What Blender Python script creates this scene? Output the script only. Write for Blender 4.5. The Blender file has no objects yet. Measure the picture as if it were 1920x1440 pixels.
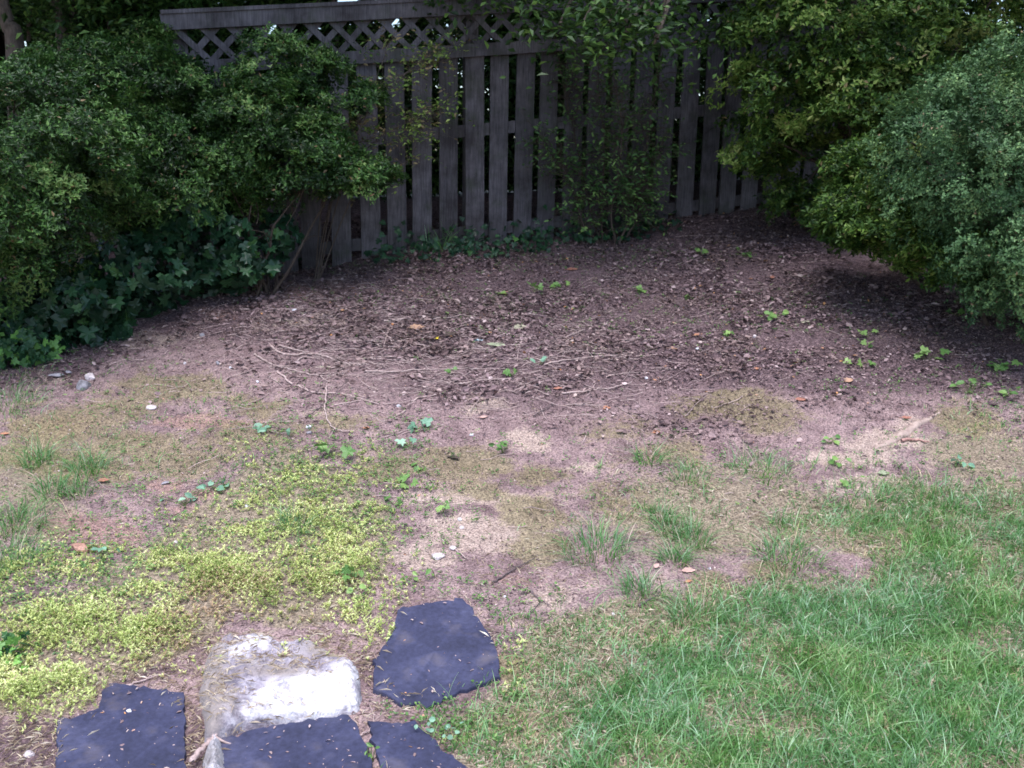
import bpy, math
import numpy as np
from mathutils import Matrix, Vector

rng = np.random.default_rng(7)
R = math.radians
scene = bpy.context.scene
col = scene.collection

# ------------------------------------------------------------------ camera
CAM = np.array([0.0, 0.0, 1.5])
PITCH, ROLL, F = R(12.6), R(0.9), 1800.0          # F in photograph pixels (1920 wide)
cam_d = bpy.data.cameras.new('camera')
cam = bpy.data.objects.new('camera', cam_d); col.objects.link(cam)
cam_d.sensor_fit = 'HORIZONTAL'; cam_d.sensor_width = 36.0
cam_d.lens = 36.0 * F / 1920.0
cam_d.clip_start = 0.05; cam_d.clip_end = 2000
cam_d.dof.use_dof = True; cam_d.dof.focus_distance = 3.3; cam_d.dof.aperture_fstop = 7.0
M3 = (Matrix.Rotation(R(90) - PITCH, 3, 'X') @ Matrix.Rotation(ROLL, 3, 'Z'))
cam.matrix_world = Matrix.Translation(Vector(CAM)) @ M3.to_4x4()
RM = np.array(M3)
scene.camera = cam

# ------------------------------------------------------------------ light
SUN_EL, SUN_AZ = 74.0, 195.0                      # azimuth clockwise from +Y
w = bpy.data.worlds.new('World'); scene.world = w; w.use_nodes = True
nt = w.node_tree; nt.nodes.clear()
wo = nt.nodes.new('ShaderNodeOutputWorld'); bg = nt.nodes.new('ShaderNodeBackground')
sky = nt.nodes.new('ShaderNodeTexSky'); sky.sky_type = 'NISHITA'; sky.sun_disc = False
sky.sun_elevation = R(SUN_EL); sky.sun_rotation = R(SUN_AZ)
sky.air_density = 1.0; sky.dust_density = 1.6; sky.ozone_density = 1.0
bg.inputs['Strength'].default_value = 0.09
nt.links.new(sky.outputs[0], bg.inputs['Color']); nt.links.new(bg.outputs[0], wo.inputs['Surface'])
sd = bpy.data.lights.new('sun', 'SUN'); sun = bpy.data.objects.new('sun', sd); col.objects.link(sun)
sd.energy = 1.6; sd.angle = R(50); sd.color = (0.97, 0.935, 1.0)
to_sun = Vector((math.sin(R(SUN_AZ)) * math.cos(R(SUN_EL)), math.cos(R(SUN_AZ)) * math.cos(R(SUN_EL)), math.sin(R(SUN_EL))))
sun.rotation_euler = to_sun.to_track_quat('Z', 'Y').to_euler()
sun.location = (0, 0, 12)
vs = scene.view_settings
vs.view_transform = 'Standard'; vs.look = 'None'; vs.gamma = 1.0; vs.exposure = 1.92
scene.cycles.max_bounces = 5; scene.cycles.diffuse_bounces = 3; scene.cycles.transmission_bounces = 3
scene.cycles.pixel_filter_type = 'GAUSSIAN'; scene.cycles.filter_width = 1.9

# ------------------------------------------------------------------ numeric helpers
def hash2(ix, iy, seed):
    h = (ix.astype(np.int64) * 374761393 + iy.astype(np.int64) * 668265263 + seed * 974634777) & 0xffffffff
    h = ((h ^ (h >> 13)) * 1274126177) & 0xffffffff
    return ((h ^ (h >> 16)) & 0xffffff) / float(0xffffff)
def vnoise(x, y, seed=0):
    ix, iy = np.floor(x), np.floor(y); fx, fy = x - ix, y - iy
    fx = fx * fx * (3 - 2 * fx); fy = fy * fy * (3 - 2 * fy)
    a, b = hash2(ix, iy, seed), hash2(ix + 1, iy, seed)
    c, d = hash2(ix, iy + 1, seed), hash2(ix + 1, iy + 1, seed)
    return (a * (1 - fx) + b * fx) * (1 - fy) + (c * (1 - fx) + d * fx) * fy - 0.5
def fbm(x, y, seed=0, o=4):
    s, a = 0, 1.0
    for k in range(o):
        s = s + a * vnoise(x, y, seed + k * 17); x, y, a = x * 2.03, y * 2.03, a * 0.5
    return s
def sstep(t): t = np.clip(t, 0, 1); return t * t * (3 - 2 * t)
def unit(v): return v / np.maximum(np.linalg.norm(v, axis=-1, keepdims=True), 1e-9)

# ------------------------------------------------------------------ terrain
def H0(x, y):
    x = np.asarray(x, float); y = np.asarray(y, float)
    yy = np.minimum(y, 8.6)
    k = 0.28
    z = 0.215 * k * np.logaddexp(0, (yy - 2.75) / k)
    xc = np.clip(x, -4.5, 4.5)
    z = z + np.where(xc > 0, 0.075, 0.022) * xc * sstep((yy - 3.6) / 3.2)
    z = z - 0.030 * np.maximum(0, -xc - 0.7) ** 1.3 * sstep((yy - 2.4) / 1.6)
    z = z + 0.05 * np.exp(-((x + 0.9) / 0.8) ** 2 - ((y - 3.0) / 0.30) ** 2)       # low bank behind the stones
    return z
def H(x, y):
    x = np.asarray(x, float); y = np.asarray(y, float)
    near = np.exp(-((x / 7.0) ** 4 + ((y - 5) / 6.0) ** 4))
    dirt = sstep((y - 2.9) / 0.8) * near
    return (H0(x, y) + 0.05 * fbm(x * 1.3, y * 1.3, 3, 3) * near * sstep((y - 2.6) / 1.0)
            + 0.024 * fbm(x * 7, y * 7, 5, 3) * dirt + 0.015 * fbm(x * 26, y * 26, 9, 2) * dirt)
def rays(px, py):
    px = np.atleast_1d(np.asarray(px, float)); py = np.atleast_1d(np.asarray(py, float))
    d = np.stack([(px - 960) / F, (720 - py) / F, -np.ones_like(px)], -1)
    return d @ RM.T
def at(px, py, dz=0.0):
    d = rays(px, py); n = len(d)
    ts = np.concatenate([np.linspace(1.5, 12, 260), np.linspace(12.2, 60, 100)])
    P = CAM + d[:, None, :] * ts[None, :, None]
    g = P[..., 2] - (H(P[..., 0], P[..., 1]) + dz)
    hit = np.argmax(g < 0, axis=1); hit = np.where(hit == 0, len(ts) - 1, hit)
    a, b = ts[hit - 1], ts[hit]
    for _ in range(14):
        m = (a + b) / 2; Q = CAM + d * m[:, None]
        s = Q[:, 2] - (H(Q[:, 0], Q[:, 1]) + dz) < 0
        b = np.where(s, m, b); a = np.where(s, a, m)
    return CAM + d * b[:, None]
def at1(px, py, dz=0.0): return at([px], [py], dz)[0]
def PT(px, py, Y):
    d = rays([px], [py])[0]; return CAM + d * (Y / d[1])
def project(P):
    q = (P - CAM) @ RM
    z = np.where(q[..., 2] < -0.01, -q[..., 2], 0.01)
    return 960 + F * q[..., 0] / z, 720 - F * q[..., 1] / z
def poly_sd(px, py, poly):
    """signed distance in pixels, positive inside"""
    poly = np.asarray(poly, float); n = len(poly)
    ins = np.zeros(px.shape, bool); dm = np.full(px.shape, 1e9)
    for i in range(n):
        x0, y0 = poly[i]; x1, y1 = poly[(i + 1) % n]
        c = ((y0 > py) != (y1 > py)) & (px < (x1 - x0) * (py - y0) / ((y1 - y0) + 1e-12) + x0)
        ins ^= c
        L = (x1 - x0) ** 2 + (y1 - y0) ** 2 + 1e-9
        t = np.clip(((px - x0) * (x1 - x0) + (py - y0) * (y1 - y0)) / L, 0, 1)
        dm = np.minimum(dm, np.hypot(px - x0 - t * (x1 - x0), py - y0 - t * (y1 - y0)))
    return np.where(ins, dm, -dm)
def soft(px, py, poly, e): return sstep(poly_sd(px, py, poly) / (2 * e) + 0.5)
def blobs(px, py, L):
    s = np.zeros(px.shape)
    for (x, y, rx, ry, a) in L:
        s = np.maximum(s, a * np.exp(-(((px - x) / rx) ** 2 + ((py - y) / ry) ** 2)))
    return s

# ------------------------------------------------------------------ blender helpers
def mesh(name, V, Fc, mat=None, attrs=None, smooth=False):
    """V (n,3); Fc an (m,k) index array or a list of such arrays"""
    if not isinstance(Fc, (list, tuple)): Fc = [Fc]
    me = bpy.data.meshes.new(name)
    V = np.asarray(V, np.float32)
    me.vertices.add(len(V)); me.vertices.foreach_set('co', V.ravel())
    idx = np.concatenate([f.ravel() for f in Fc]).astype(np.int32)
    tot = np.concatenate([np.full(len(f), f.shape[1]) for f in Fc]).astype(np.int32)
    st = np.concatenate([[0], np.cumsum(tot)[:-1]]).astype(np.int32)
    me.loops.add(len(idx)); me.loops.foreach_set('vertex_index', idx)
    me.polygons.add(len(tot)); me.polygons.foreach_set('loop_start', st); me.polygons.foreach_set('loop_total', tot)
    me.polygons.foreach_set('use_smooth', np.full(len(tot), bool(smooth)))
    for k, a in (attrs or {}).items():
        t = me.attributes.new(k, 'FLOAT', 'POINT'); t.data.foreach_set('value', np.asarray(a, np.float32))
    me.update(calc_edges=True); me.validate()
    if mat: me.materials.append(mat)
    return me
def link(name, me, parent=None):
    o = bpy.data.objects.new(name, me); col.objects.link(o)
    if parent: o.parent = parent
    return o
def tag(o, label=None, cat=None, group=None, kind=None):
    if label: o['label'] = label
    if cat: o['category'] = cat
    if group: o['group'] = group
    if kind: o['kind'] = kind
    return o
def empty(name, loc=(0, 0, 0)):
    e = bpy.data.objects.new(name, None); col.objects.link(e); e.location = loc; e.empty_display_size = 0.1
    bpy.context.view_layer.update() if False else None
    return e
def part(name, me, root):
    """a mesh in world coordinates becomes a child of root (unrotated empty)"""
    l = np.array(root.location)
    n = len(me.vertices); c = np.empty(n * 3, np.float32); me.vertices.foreach_get('co', c)
    c = c.reshape(-1, 3) - l.astype(np.float32); me.vertices.foreach_set('co', c.ravel()); me.update()
    return link(name, me, root)
class Geo:
    def __init__(s): s.V, s.F, s.A, s.n = [], [], [], 0
    def add(s, V, Fc, a=None):
        V = np.asarray(V, float); s.V.append(V)
        for f in (Fc if isinstance(Fc, (list, tuple)) else [Fc]): s.F.append(np.asarray(f) + s.n)
        s.A.append(np.full(len(V), 0.5) if a is None else np.broadcast_to(a, (len(V),))); s.n += len(V)
    def mesh(s, name, mat, smooth=False): return mesh(name, np.concatenate(s.V), s.F, mat, {'rnd': np.concatenate(s.A)}, smooth)
def box(c, s, axes=np.eye(3)):
    """axes rows = local x,y,z directions"""
    u = np.array([[-1,-1,-1],[1,-1,-1],[1,1,-1],[-1,1,-1],[-1,-1,1],[1,-1,1],[1,1,1],[-1,1,1]], float) * 0.5
    V = np.asarray(c) + (u * np.asarray(s)) @ np.asarray(axes)
    Fc = np.array([[0,3,2,1],[4,5,6,7],[0,1,5,4],[1,2,6,5],[2,3,7,6],[3,0,4,7]])
    return V, Fc
def tube(pts, rad, n=6, cap=True):
    pts = np.asarray(pts, float); m = len(pts); rad = np.broadcast_to(rad, (m,)).astype(float)
    T = unit(np.gradient(pts, axis=0)); up = np.array([0.13, 0.21, 0.97])
    if abs(T[:, 2]).mean() > 0.8: up = np.array([0.97, 0.2, 0.1])
    A = unit(np.cross(T, up)); B = np.cross(T, A)
    th = np.arange(n) / n * 2 * np.pi
    V = (pts[:, None, :] + rad[:, None, None] * (np.cos(th)[None, :, None] * A[:, None, :] + np.sin(th)[None, :, None] * B[:, None, :])).reshape(-1, 3)
    i = np.arange(m - 1)[:, None] * n; j = np.arange(n)[None, :]; k = (j + 1) % n
    Fc = np.stack([i + j, i + k, i + n + k, i + n + j], -1).reshape(-1, 4)
    return V, Fc
def wiggle(p0, p1, n=6, amp=0.05, sag=0.0):
    t = np.linspace(0, 1, n)[:, None]; P = np.asarray(p0) * (1 - t) + np.asarray(p1) * t
    P[1:-1] += rng.normal(0, amp, (n - 2, 3)); P[:, 2] -= sag * 4 * (t * (1 - t))[:, 0]
    return P
def spline(P, n=20):
    P = np.asarray(P, float); m = len(P)
    if m < 3: t = np.linspace(0, 1, n)[:, None]; return P[0] * (1 - t) + P[-1] * t
    s = np.linspace(0, m - 1, n); i = np.clip(s.astype(int), 0, m - 2); f = (s - i)[:, None]
    Q = np.vstack([2 * P[0] - P[1], P, 2 * P[-1] - P[-2]])
    a, b, c, d = Q[i], Q[i + 1], Q[i + 2], Q[i + 3]
    return 0.5 * (2 * b + (c - a) * f + (2 * a - 5 * b + 4 * c - d) * f ** 2 + (3 * b - a - 3 * c + d) * f ** 3)

# leaf templates: columns = along, across, lift
T_LEAF = (np.array([[0, 0, 0], [.42, -.5, .10], [1, 0, -.06], [.42, .5, .10]]), np.array([[0, 1, 2], [0, 2, 3]]))
T_LEAF6 = (np.array([[0, 0, 0], [.25, -.36, .08], [.62, -.42, .07], [1, 0, -.10], [.62, .42, .07], [.25, .36, .08], [.45, 0, 0]]),
           np.array([[0, 1, 6], [1, 2, 6], [2, 3, 6], [3, 4, 6], [4, 5, 6], [5, 0, 6]]))
_iv = np.array([[0, 0, 0], [-.16, -.30, .03], [.10, -.62, .0], [.34, -.32, .06], [.62, -.46, .0], [.68, -.17, .05], [1, 0, -.08],
                [.68, .17, .05], [.62, .46, .0], [.34, .32, .06], [.10, .62, .0], [-.16, .30, .03], [.38, 0, .0]])
T_IVY = (_iv, np.array([[i, (i + 1) % 12, 12] for i in range(12)]))
T_CHIP = (np.array([[0, -.3, 0], [.5, -.5, .1], [1, -.12, .0], [.85, .4, .12], [.3, .5, .02]]), np.array([[0, 1, 4], [1, 3, 4], [1, 2, 3]]))
def leaves(pos, d, nrm, L, W, tmpl, rnd):
    """one leaf of template tmpl per row; returns V, F, rnd"""
    d = unit(d); s = unit(np.cross(nrm, d)); n = np.cross(d, s)
    L = np.broadcast_to(L, (len(pos),)); W = np.broadcast_to(W, (len(pos),))
    T, Fc = tmpl
    V = (pos[:, None, :] + T[None, :, 0, None] * (d * L[:, None])[:, None, :] + T[None, :, 1, None] * (s * W[:, None])[:, None, :]
         + T[None, :, 2, None] * (n * L[:, None])[:, None, :])
    k = len(T); Fa = (np.arange(len(pos))[:, None, None] * k + Fc[None]).reshape(-1, Fc.shape[1])
    return V.reshape(-1, 3), Fa, np.repeat(rnd, k)
def blades(pos, h, wd, lean, rnd, seg=3, face=None):
    """grass blades: pos (n,3), lean (n,3) horizontal bend vector as a share of h"""
    n = len(pos); t = np.linspace(0, 1, seg + 1)
    wt = np.array([1, .92, .65, .12])[: seg + 1] if seg == 3 else np.linspace(1, .12, seg + 1)
    if face is None:
        a = rng.uniform(0, 2 * np.pi, n); face = np.stack([np.cos(a), np.sin(a), np.zeros(n)], -1)
    h = np.broadcast_to(h, (n,)); wd = np.broadcast_to(wd, (n,))
    C = pos[:, None, :] + (h[:, None] * t[None])[..., None] * np.array([0, 0, 1.0]) + lean[:, None, :] * (h[:, None] * t[None] ** 1.8)[..., None]
    C[..., 2] -= (np.linalg.norm(lean, axis=1)[:, None] ** 2 * 0.30 * h[:, None] * t[None] ** 2)
    D = face[:, None, :] * (wd[:, None] * wt[None] * 0.5)[..., None]
    V = np.stack([C - D, C + D], 2).reshape(-1, 3)
    k = 2 * (seg + 1); i = np.arange(seg) * 2
    q = np.stack([i, i + 1, i + 3, i + 2], -1)
    Fa = (np.arange(n)[:, None, None] * k + q[None]).reshape(-1, 4)
    return V, Fa, np.repeat(rnd, k)

# ------------------------------------------------------------------ materials
def newmat(name):
    m = bpy.data.materials.new(name); m.use_nodes = True; t = m.node_tree; t.nodes.clear()
    o = t.nodes.new('ShaderNodeOutputMaterial'); b = t.nodes.new('ShaderNodeBsdfPrincipled')
    t.links.new(b.outputs[0], o.inputs[0]); return m, t, b, o
def N(t, ty, **kw):
    n = t.nodes.new(ty)
    for k, v in kw.items():
        if k in n.inputs: n.inputs[k].default_value = v
        else: setattr(n, k, v)
    return n
def ramp(t, fac, stops, interp='LINEAR'):
    r = t.nodes.new('ShaderNodeValToRGB'); r.color_ramp.interpolation = interp
    while len(r.color_ramp.elements) < len(stops): r.color_ramp.elements.new(0.5)
    for e, (p, c) in zip(r.color_ramp.elements, stops): e.position = p; e.color = (*c, 1) if len(c) == 3 else c
    t.links.new(fac, r.inputs[0]); return r
def mix(t, f, a, b, mode='MIX'):
    m = t.nodes.new('ShaderNodeMix'); m.data_type = 'RGBA'; m.blend_type = mode
    for s, i in ((f, 0), (a, 6), (b, 7)):
        if hasattr(s, 'links'): t.links.new(s, m.inputs[i])
        elif isinstance(s, (int, float)): m.inputs[i].default_value = s
        else: m.inputs[i].default_value = (*s, 1)
    return m.outputs[2]
def attr(t, name): return N(t, 'ShaderNodeAttribute', attribute_name=name).outputs['Fac']
def noise(t, scale, detail=4, rough=0.6, vec=None):
    n = N(t, 'ShaderNodeTexNoise'); n.inputs['Scale'].default_value = scale; n.inputs['Detail'].default_value = detail; n.inputs['Roughness'].default_value = rough
    v = vec or N(t, 'ShaderNodeTexCoord').outputs['Object']; t.links.new(v, n.inputs['Vector']); return n.outputs[0]
def foliage(name, stops, rough=0.5, trans=0.25, spec=0.4, scale=3.0, tint=(0.6, 0.6, 0.3), tamt=0.25):
    m, t, b, o = newmat(name)
    c = ramp(t, attr(t, 'rnd'), stops).outputs[0]
    n = noise(t, scale, 2); r = ramp(t, n, [(0.42, (0, 0, 0)), (0.62, (1, 1, 1))]).outputs[0]
    mm = N(t, 'ShaderNodeMath', operation='MULTIPLY'); t.links.new(r, mm.inputs[0]); mm.inputs[1].default_value = tamt
    c = mix(t, mm.outputs[0], c, mix(t, 1.0, c, tint, 'MULTIPLY'))
    t.links.new(c, b.inputs['Base Color']); b.inputs['Roughness'].default_value = rough
    b.inputs['Specular IOR Level'].default_value = spec
    tr = t.nodes.new('ShaderNodeBsdfTranslucent'); t.links.new(c, tr.inputs[0])
    ms = t.nodes.new('ShaderNodeMixShader'); ms.inputs[0].default_value = trans
    t.links.new(b.outputs[0], ms.inputs[1]); t.links.new(tr.outputs[0], ms.inputs[2]); t.links.new(ms.outputs[0], o.inputs[0])
    return m
def solid(name, c1, c2, scale=30, rough=0.8, bump=0.3, spec=0.3, detail=5, stretch=None, dist=0.004):
    m, t, b, o = newmat(name)
    vec = None
    if stretch:
        mp = N(t, 'ShaderNodeMapping'); mp.inputs['Scale'].default_value = stretch
        t.links.new(N(t, 'ShaderNodeTexCoord').outputs['Object'], mp.inputs[0]); vec = mp.outputs[0]
    n = noise(t, scale, detail, 0.65, vec)
    c = ramp(t, n, [(0.3, c1), (0.7, c2)]).outputs[0]
    r2 = ramp(t, attr(t, 'rnd'), [(0, (.72, .72, .72)), (1, (1.25, 1.25, 1.25))]).outputs[0]
    t.links.new(mix(t, 1.0, c, r2, 'MULTIPLY'), b.inputs['Base Color'])
    b.inputs['Roughness'].default_value = rough; b.inputs['Specular IOR Level'].default_value = spec
    bp = N(t, 'ShaderNodeBump'); bp.inputs['Strength'].default_value = bump; bp.inputs['Distance'].default_value = dist
    t.links.new(n, bp.inputs['Height']); t.links.new(bp.outputs[0], b.inputs['Normal'])
    return m
AZ = foliage('azalea_leaf', [(0, (.008, .022, .006)), (.4, (.022, .065, .014)), (.72, (.078, .175, .036)), (.96, (.20, .33, .10)), (1, (.22, .15, .08))], 0.45, 0.22, 0.35)
AZY = foliage('yellow_azalea_leaf', [(0, (.010, .028, .006)), (.4, (.045, .105, .018)), (.72, (.15, .25, .045)), (.96, (.31, .39, .11)), (1, (.26, .20, .10))], 0.48, 0.25, 0.3)
BOX = foliage('boxwood_leaf', [(0, (.015, .04, .016)), (.4, (.055, .125, .048)), (.8, (.14, .25, .10)), (.97, (.25, .37, .14)), (1, (.24, .18, .11))], 0.5, 0.15, 0.25)
IVY = foliage('ivy_leaf', [(0, (.008, .03, .016)), (.5, (.02, .065, .03)), (.75, (.045, .12, .045)), (.9, (.10, .23, .05)), (1, (.17, .36, .08))], 0.38, 0.12, 0.35)
TREE = foliage('tree_leaf', [(0, (.012, .034, .008)), (.55, (.038, .095, .02)), (1, (.16, .29, .065))], 0.5, 0.25, 0.4)
WEED = foliage('weed_leaf', [(0, (.04, .10, .025)), (.6, (.11, .23, .06)), (1, (.24, .38, .11))], 0.45, 0.25, 0.4)
GRASS = foliage('grass_blade', [(0, (.045, .125, .03)), (.35, (.10, .245, .07)), (.60, (.17, .335, .15)), (.76, (.33, .49, .32)), (.80, (.36, .30, .22)), (1, (.62, .54, .43))], 0.38, 0.28, 0.4, 4, (1.1, 1.0, .5), 0.5)
SEDUM = foliage('sedum_leaf', [(0, (.16, .24, .06)), (.4, (.50, .56, .18)), (.8, (.80, .81, .44)), (.86, (.36, .25, .14)), (1, (.55, .41, .27))], 0.5, 0.3, 0.35, 5, (.85, 1.0, .9), 0.4)
LITTER = foliage('dry_leaf', [(0, (.035, .023, .025)), (.25, (.11, .072, .076)), (.5, (.21, .145, .15)), (.75, (.33, .24, .24)), (.93, (.50, .40, .39)), (.96, (.42, .18, .08)), (1, (.5, .26, .12))], 0.8, 0.05, 0.2)
STRAW = foliage('straw', [(0, (.20, .14, .10)), (.35, (.46, .36, .26)), (1, (.76, .67, .54))], 0.7, 0.1, 0.3)
BARK = solid('bark', (.05, .039, .033), (.15, .118, .098), 18, 0.9, 0.8, 0.2, stretch=(4, 4, .8), dist=.01)
SBARK = solid('shrub_bark', (.04, .03, .026), (.11, .085, .07), 18, 0.9, 0.8, 0.2, stretch=(4, 4, .8), dist=.01)
TWIG = solid('twig_bark', (.22, .16, .145), (.42, .33, .31), 60, 0.8, 0.3)
DTWIG = solid('dark_twig_bark', (.06, .045, .045), (.13, .10, .10), 60, 0.8, 0.3)
def _wood():
    m = solid('weathered_wood', (.042, .039, .045), (.128, .117, .130), 14, 0.85, 0.5, 0.25, 8, (9, 9, .55), .003)
    t = m.node_tree; b = [n for n in t.nodes if n.type == 'BSDF_PRINCIPLED'][0]; src = b.inputs['Base Color'].links[0].from_socket
    n1 = noise(t, 2.6, 5, .7); n2 = noise(t, 6.5, 4, .6)
    c = mix(t, 1.0, src, ramp(t, n1, [(.36, (.55, .53, .52)), (.5, (1, 1, 1)), (.66, (1.5, 1.5, 1.52))]).outputs[0], 'MULTIPLY')
    c = mix(t, ramp(t, n2, [(.52, (0, 0, 0)), (.72, (.55, .55, .55))]).outputs[0], c, (.045, .056, .034))
    t.links.new(c, b.inputs['Base Color']); return m
WOOD = _wood()

# ground
def ground_mat():
    m, t, b, o = newmat('soil')
    v = N(t, 'ShaderNodeTexCoord').outputs['Object']
    n1 = noise(t, 2.2, 5, .6, v); n2 = noise(t, 22, 6, .7, v); n3 = noise(t, 130, 4, .7, v)
    n4 = noise(t, 55, 5, .75, v); n5 = noise(t, 7, 5, .7, v)
    soil = ramp(t, n5, [(.28, (.11, .076, .072)), (.42, (.185, .13, .13)), (.55, (.255, .185, .18)), (.7, (.34, .25, .23))]).outputs[0]
    sand = ramp(t, n4, [(.3, (.25, .19, .155)), (.7, (.50, .41, .335))]).outputs[0]
    moss = ramp(t, n4, [(.3, (.075, .072, .03)), (.5, (.15, .135, .058)), (.7, (.27, .225, .12))]).outputs[0]
    duff = ramp(t, n4, [(.32, (.042, .028, .031)), (.5, (.105, .072, .077)), (.7, (.21, .15, .155))]).outputs[0]
    thatch = ramp(t, n4, [(.3, (.10, .085, .055)), (.7, (.33, .27, .20))]).outputs[0]
    red = ramp(t, n4, [(.3, (.21, .12, .095)), (.7, (.36, .23, .19))]).outputs[0]
    c = soil
    def sel(name, w):
        a = N(t, 'ShaderNodeMath', operation='MULTIPLY_ADD'); t.links.new(n5, a.inputs[0]); a.inputs[1].default_value = 0.8
        t.links.new(attr(t, name), a.inputs[2])
        q = N(t, 'ShaderNodeMath', operation='MULTIPLY_ADD'); t.links.new(n4, q.inputs[0]); q.inputs[1].default_value = 0.6
        t.links.new(a.outputs[0], q.inputs[2])
        return ramp(t, q.outputs[0], [(.84, (0, 0, 0)), (w, (1, 1, 1))]).outputs[0]
    for nm, cc, w in (('duff', duff, 1.0), ('red', red, 1.0), ('thatch', thatch, 1.0), ('sand', sand, 1.0), ('moss', moss, 1.0)):
        f = N(t, 'ShaderNodeMath', operation='MULTIPLY'); t.links.new(sel(nm, .995), f.inputs[0]); f.inputs[1].default_value = {'moss': .62, 'sand': .66, 'red': .55}.get(nm, .95)
        c = mix(t, f.outputs[0], c, cc)
    sp = ramp(t, n3, [(.34, (.30, .28, .30)), (.47, (.95, .95, .95)), (.66, (1.7, 1.66, 1.66))]).outputs[0]
    c = mix(t, 1.0, c, sp, 'MULTIPLY')
    t.links.new(c, b.inputs['Base Color']); b.inputs['Roughness'].default_value = .95; b.inputs['Specular IOR Level'].default_value = .15
    ad = N(t, 'ShaderNodeMath', operation='MULTIPLY_ADD'); t.links.new(n3, ad.inputs[0]); ad.inputs[1].default_value = .4; t.links.new(n2, ad.inputs[2])
    bp = N(t, 'ShaderNodeBump'); bp.inputs['Strength'].default_value = 1.0; bp.inputs['Distance'].default_value = .018
    t.links.new(ad.outputs[0], bp.inputs['Height']); t.links.new(bp.outputs[0], b.inputs['Normal'])
    return m

# ------------------------------------------------------------------ regions of the ground (photo pixels, read through project())
P_LAWN = [(860,1440),(870,1345),(950,1280),(1000,1200),(1075,1150),(1260,1125),(1330,1105),(1420,1105),(1600,1105),(1650,1060),(1560,1015),(1470,1010),(1500,950),(1620,935),(1700,905),(1800,915),(2200,890),(4200,880),(4200,1500),(4200,2600),(700,2600)]
P_DENSE = [(1040,1440),(1060,1340),(1180,1240),(1290,1150),(1420,1105),(1620,1105),(1660,1050),(1560,1000),(1640,940),(1780,930),(2200,920),(4200,900),(4200,2600),(1250,2600)]
P_SEDUM = [(-300,1180),(0,1120),(120,1120),(230,1050),(340,985),(430,930),(470,870),(560,850),(660,890),(735,965),(745,1050),(700,1095),(640,1110),(600,1160),(520,1160),(440,1130),(395,1170),(340,1225),(260,1262),(205,1265),(165,1310),(100,1330),(40,1330),(-300,1350)]
P_SEDUM2 = [(640,1110),(760,1090),(800,1120),(740,1145),(740,1190),(690,1215),(660,1240),(600,1190),(560,1165)]
P_BED = [(-200,760),(60,690),(300,590),(520,500),(700,480),(900,460),(1150,440),(1400,410),(1560,470),(1900,590),(2300,700),(2300,730),(1900,720),(1600,740),(1300,720),(900,700),(500,640),(300,640),(60,720)]
STONES_PX = {
 'S1': [(745,1138),(800,1128),(868,1122),(890,1148),(905,1172),(922,1196),(931,1222),(938,1268),(875,1290),(835,1308),(800,1322),(752,1316),(700,1290),(703,1240),(738,1185)],
 'S2': [(107,1352),(150,1342),(184,1328),(192,1292),(215,1276),(300,1288),(345,1297),(348,1440),(352,1590),(90,1600),(104,1450)],
 'S3': [(411,1386),(500,1360),(590,1347),(652,1337),(668,1358),(690,1398),(697,1440),(735,1580),(395,1590),(408,1440)],
 'S4': [(690,1350),(735,1352),(778,1350),(800,1376),(832,1406),(885,1445),(980,1560),(765,1570),(715,1440),(700,1395)],
 'ROCK': [(398,1196),(436,1172),(520,1174),(590,1194),(628,1232),(664,1246),(672,1318),(600,1343),(520,1352),(452,1362),(396,1392),(386,1340),(379,1290),(388,1222)]}
def stone_mask(px, py, grow=3):
    s = np.zeros(px.shape, bool)
    for p in STONES_PX.values(): s |= poly_sd(px, py, p) > -grow
    return s
MOSS = [(120,800,130,45,.8),(60,860,90,40,.7),(330,860,150,40,.6),(450,820,120,40,.6),(1150,800,120,30,.45),(740,880,90,40,.6),(1250,850,120,30,.5),(1380,762,95,32,1),(1440,790,70,25,.7),(870,872,90,34,1),(1000,962,70,30,1),(1015,1022,60,30,1),(900,925,60,20,.7),(330,728,110,28,.9),(230,760,90,25,.7),(250,830,110,30,.75),(150,880,110,45,.6),
        (1440,1068,50,18,1),(1330,1088,45,20,.8),(1010,890,80,30,.7),(1810,790,70,40,.7),(640,790,60,25,.6),(480,760,70,20,.6),(1690,960,90,40,.4),(960,1250,35,30,1),(1150,930,70,30,.5),(560,800,60,25,.5)]
SAND = [(900,938,140,13,1),(960,950,40,25,.8),(910,1000,120,32,1),(980,1010,90,20,.7),(790,1040,70,25,.8),(1660,828,75,20,1),(1600,856,80,14,1),(1710,800,30,30,.6),(905,760,40,16,.7),(985,825,50,20,.8),(1640,900,130,30,.55),(1040,1110,45,30,.6),(380,740,60,12,.5),(600,770,50,14,.5),(1100,870,60,18,.5),(260,640,110,18,.5),(100,705,60,14,.5),(560,605,120,22,.45)]
RED = [(145,990,90,28,1),(200,1010,80,24,.9),(390,930,70,18,.8),(300,905,60,16,.6),(330,1025,60,16,.9),(430,1010,40,14,.6),(150,1050,40,16,1),(600,545,140,28,.5),(380,790,110,14,.7),(420,590,50,16,.6),(90,800,100,30,.55),(350,960,60,14,.6),(960,1080,80,20,.5),(1400,1010,60,22,.5)]
DUFFB = [(40,1400,110,60,.9),(380,1400,30,70,.8),(270,1262,90,18,.6),(690,1270,30,50,.5),(1000,720,420,60,.55),(720,640,300,70,.55),(1300,600,500,110,.95),(1000,500,500,70,1),(1750,620,300,110,1),(560,520,200,40,.9),(300,560,180,40,1),(50,640,150,50,1),(1300,780,200,50,.4)]

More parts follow.
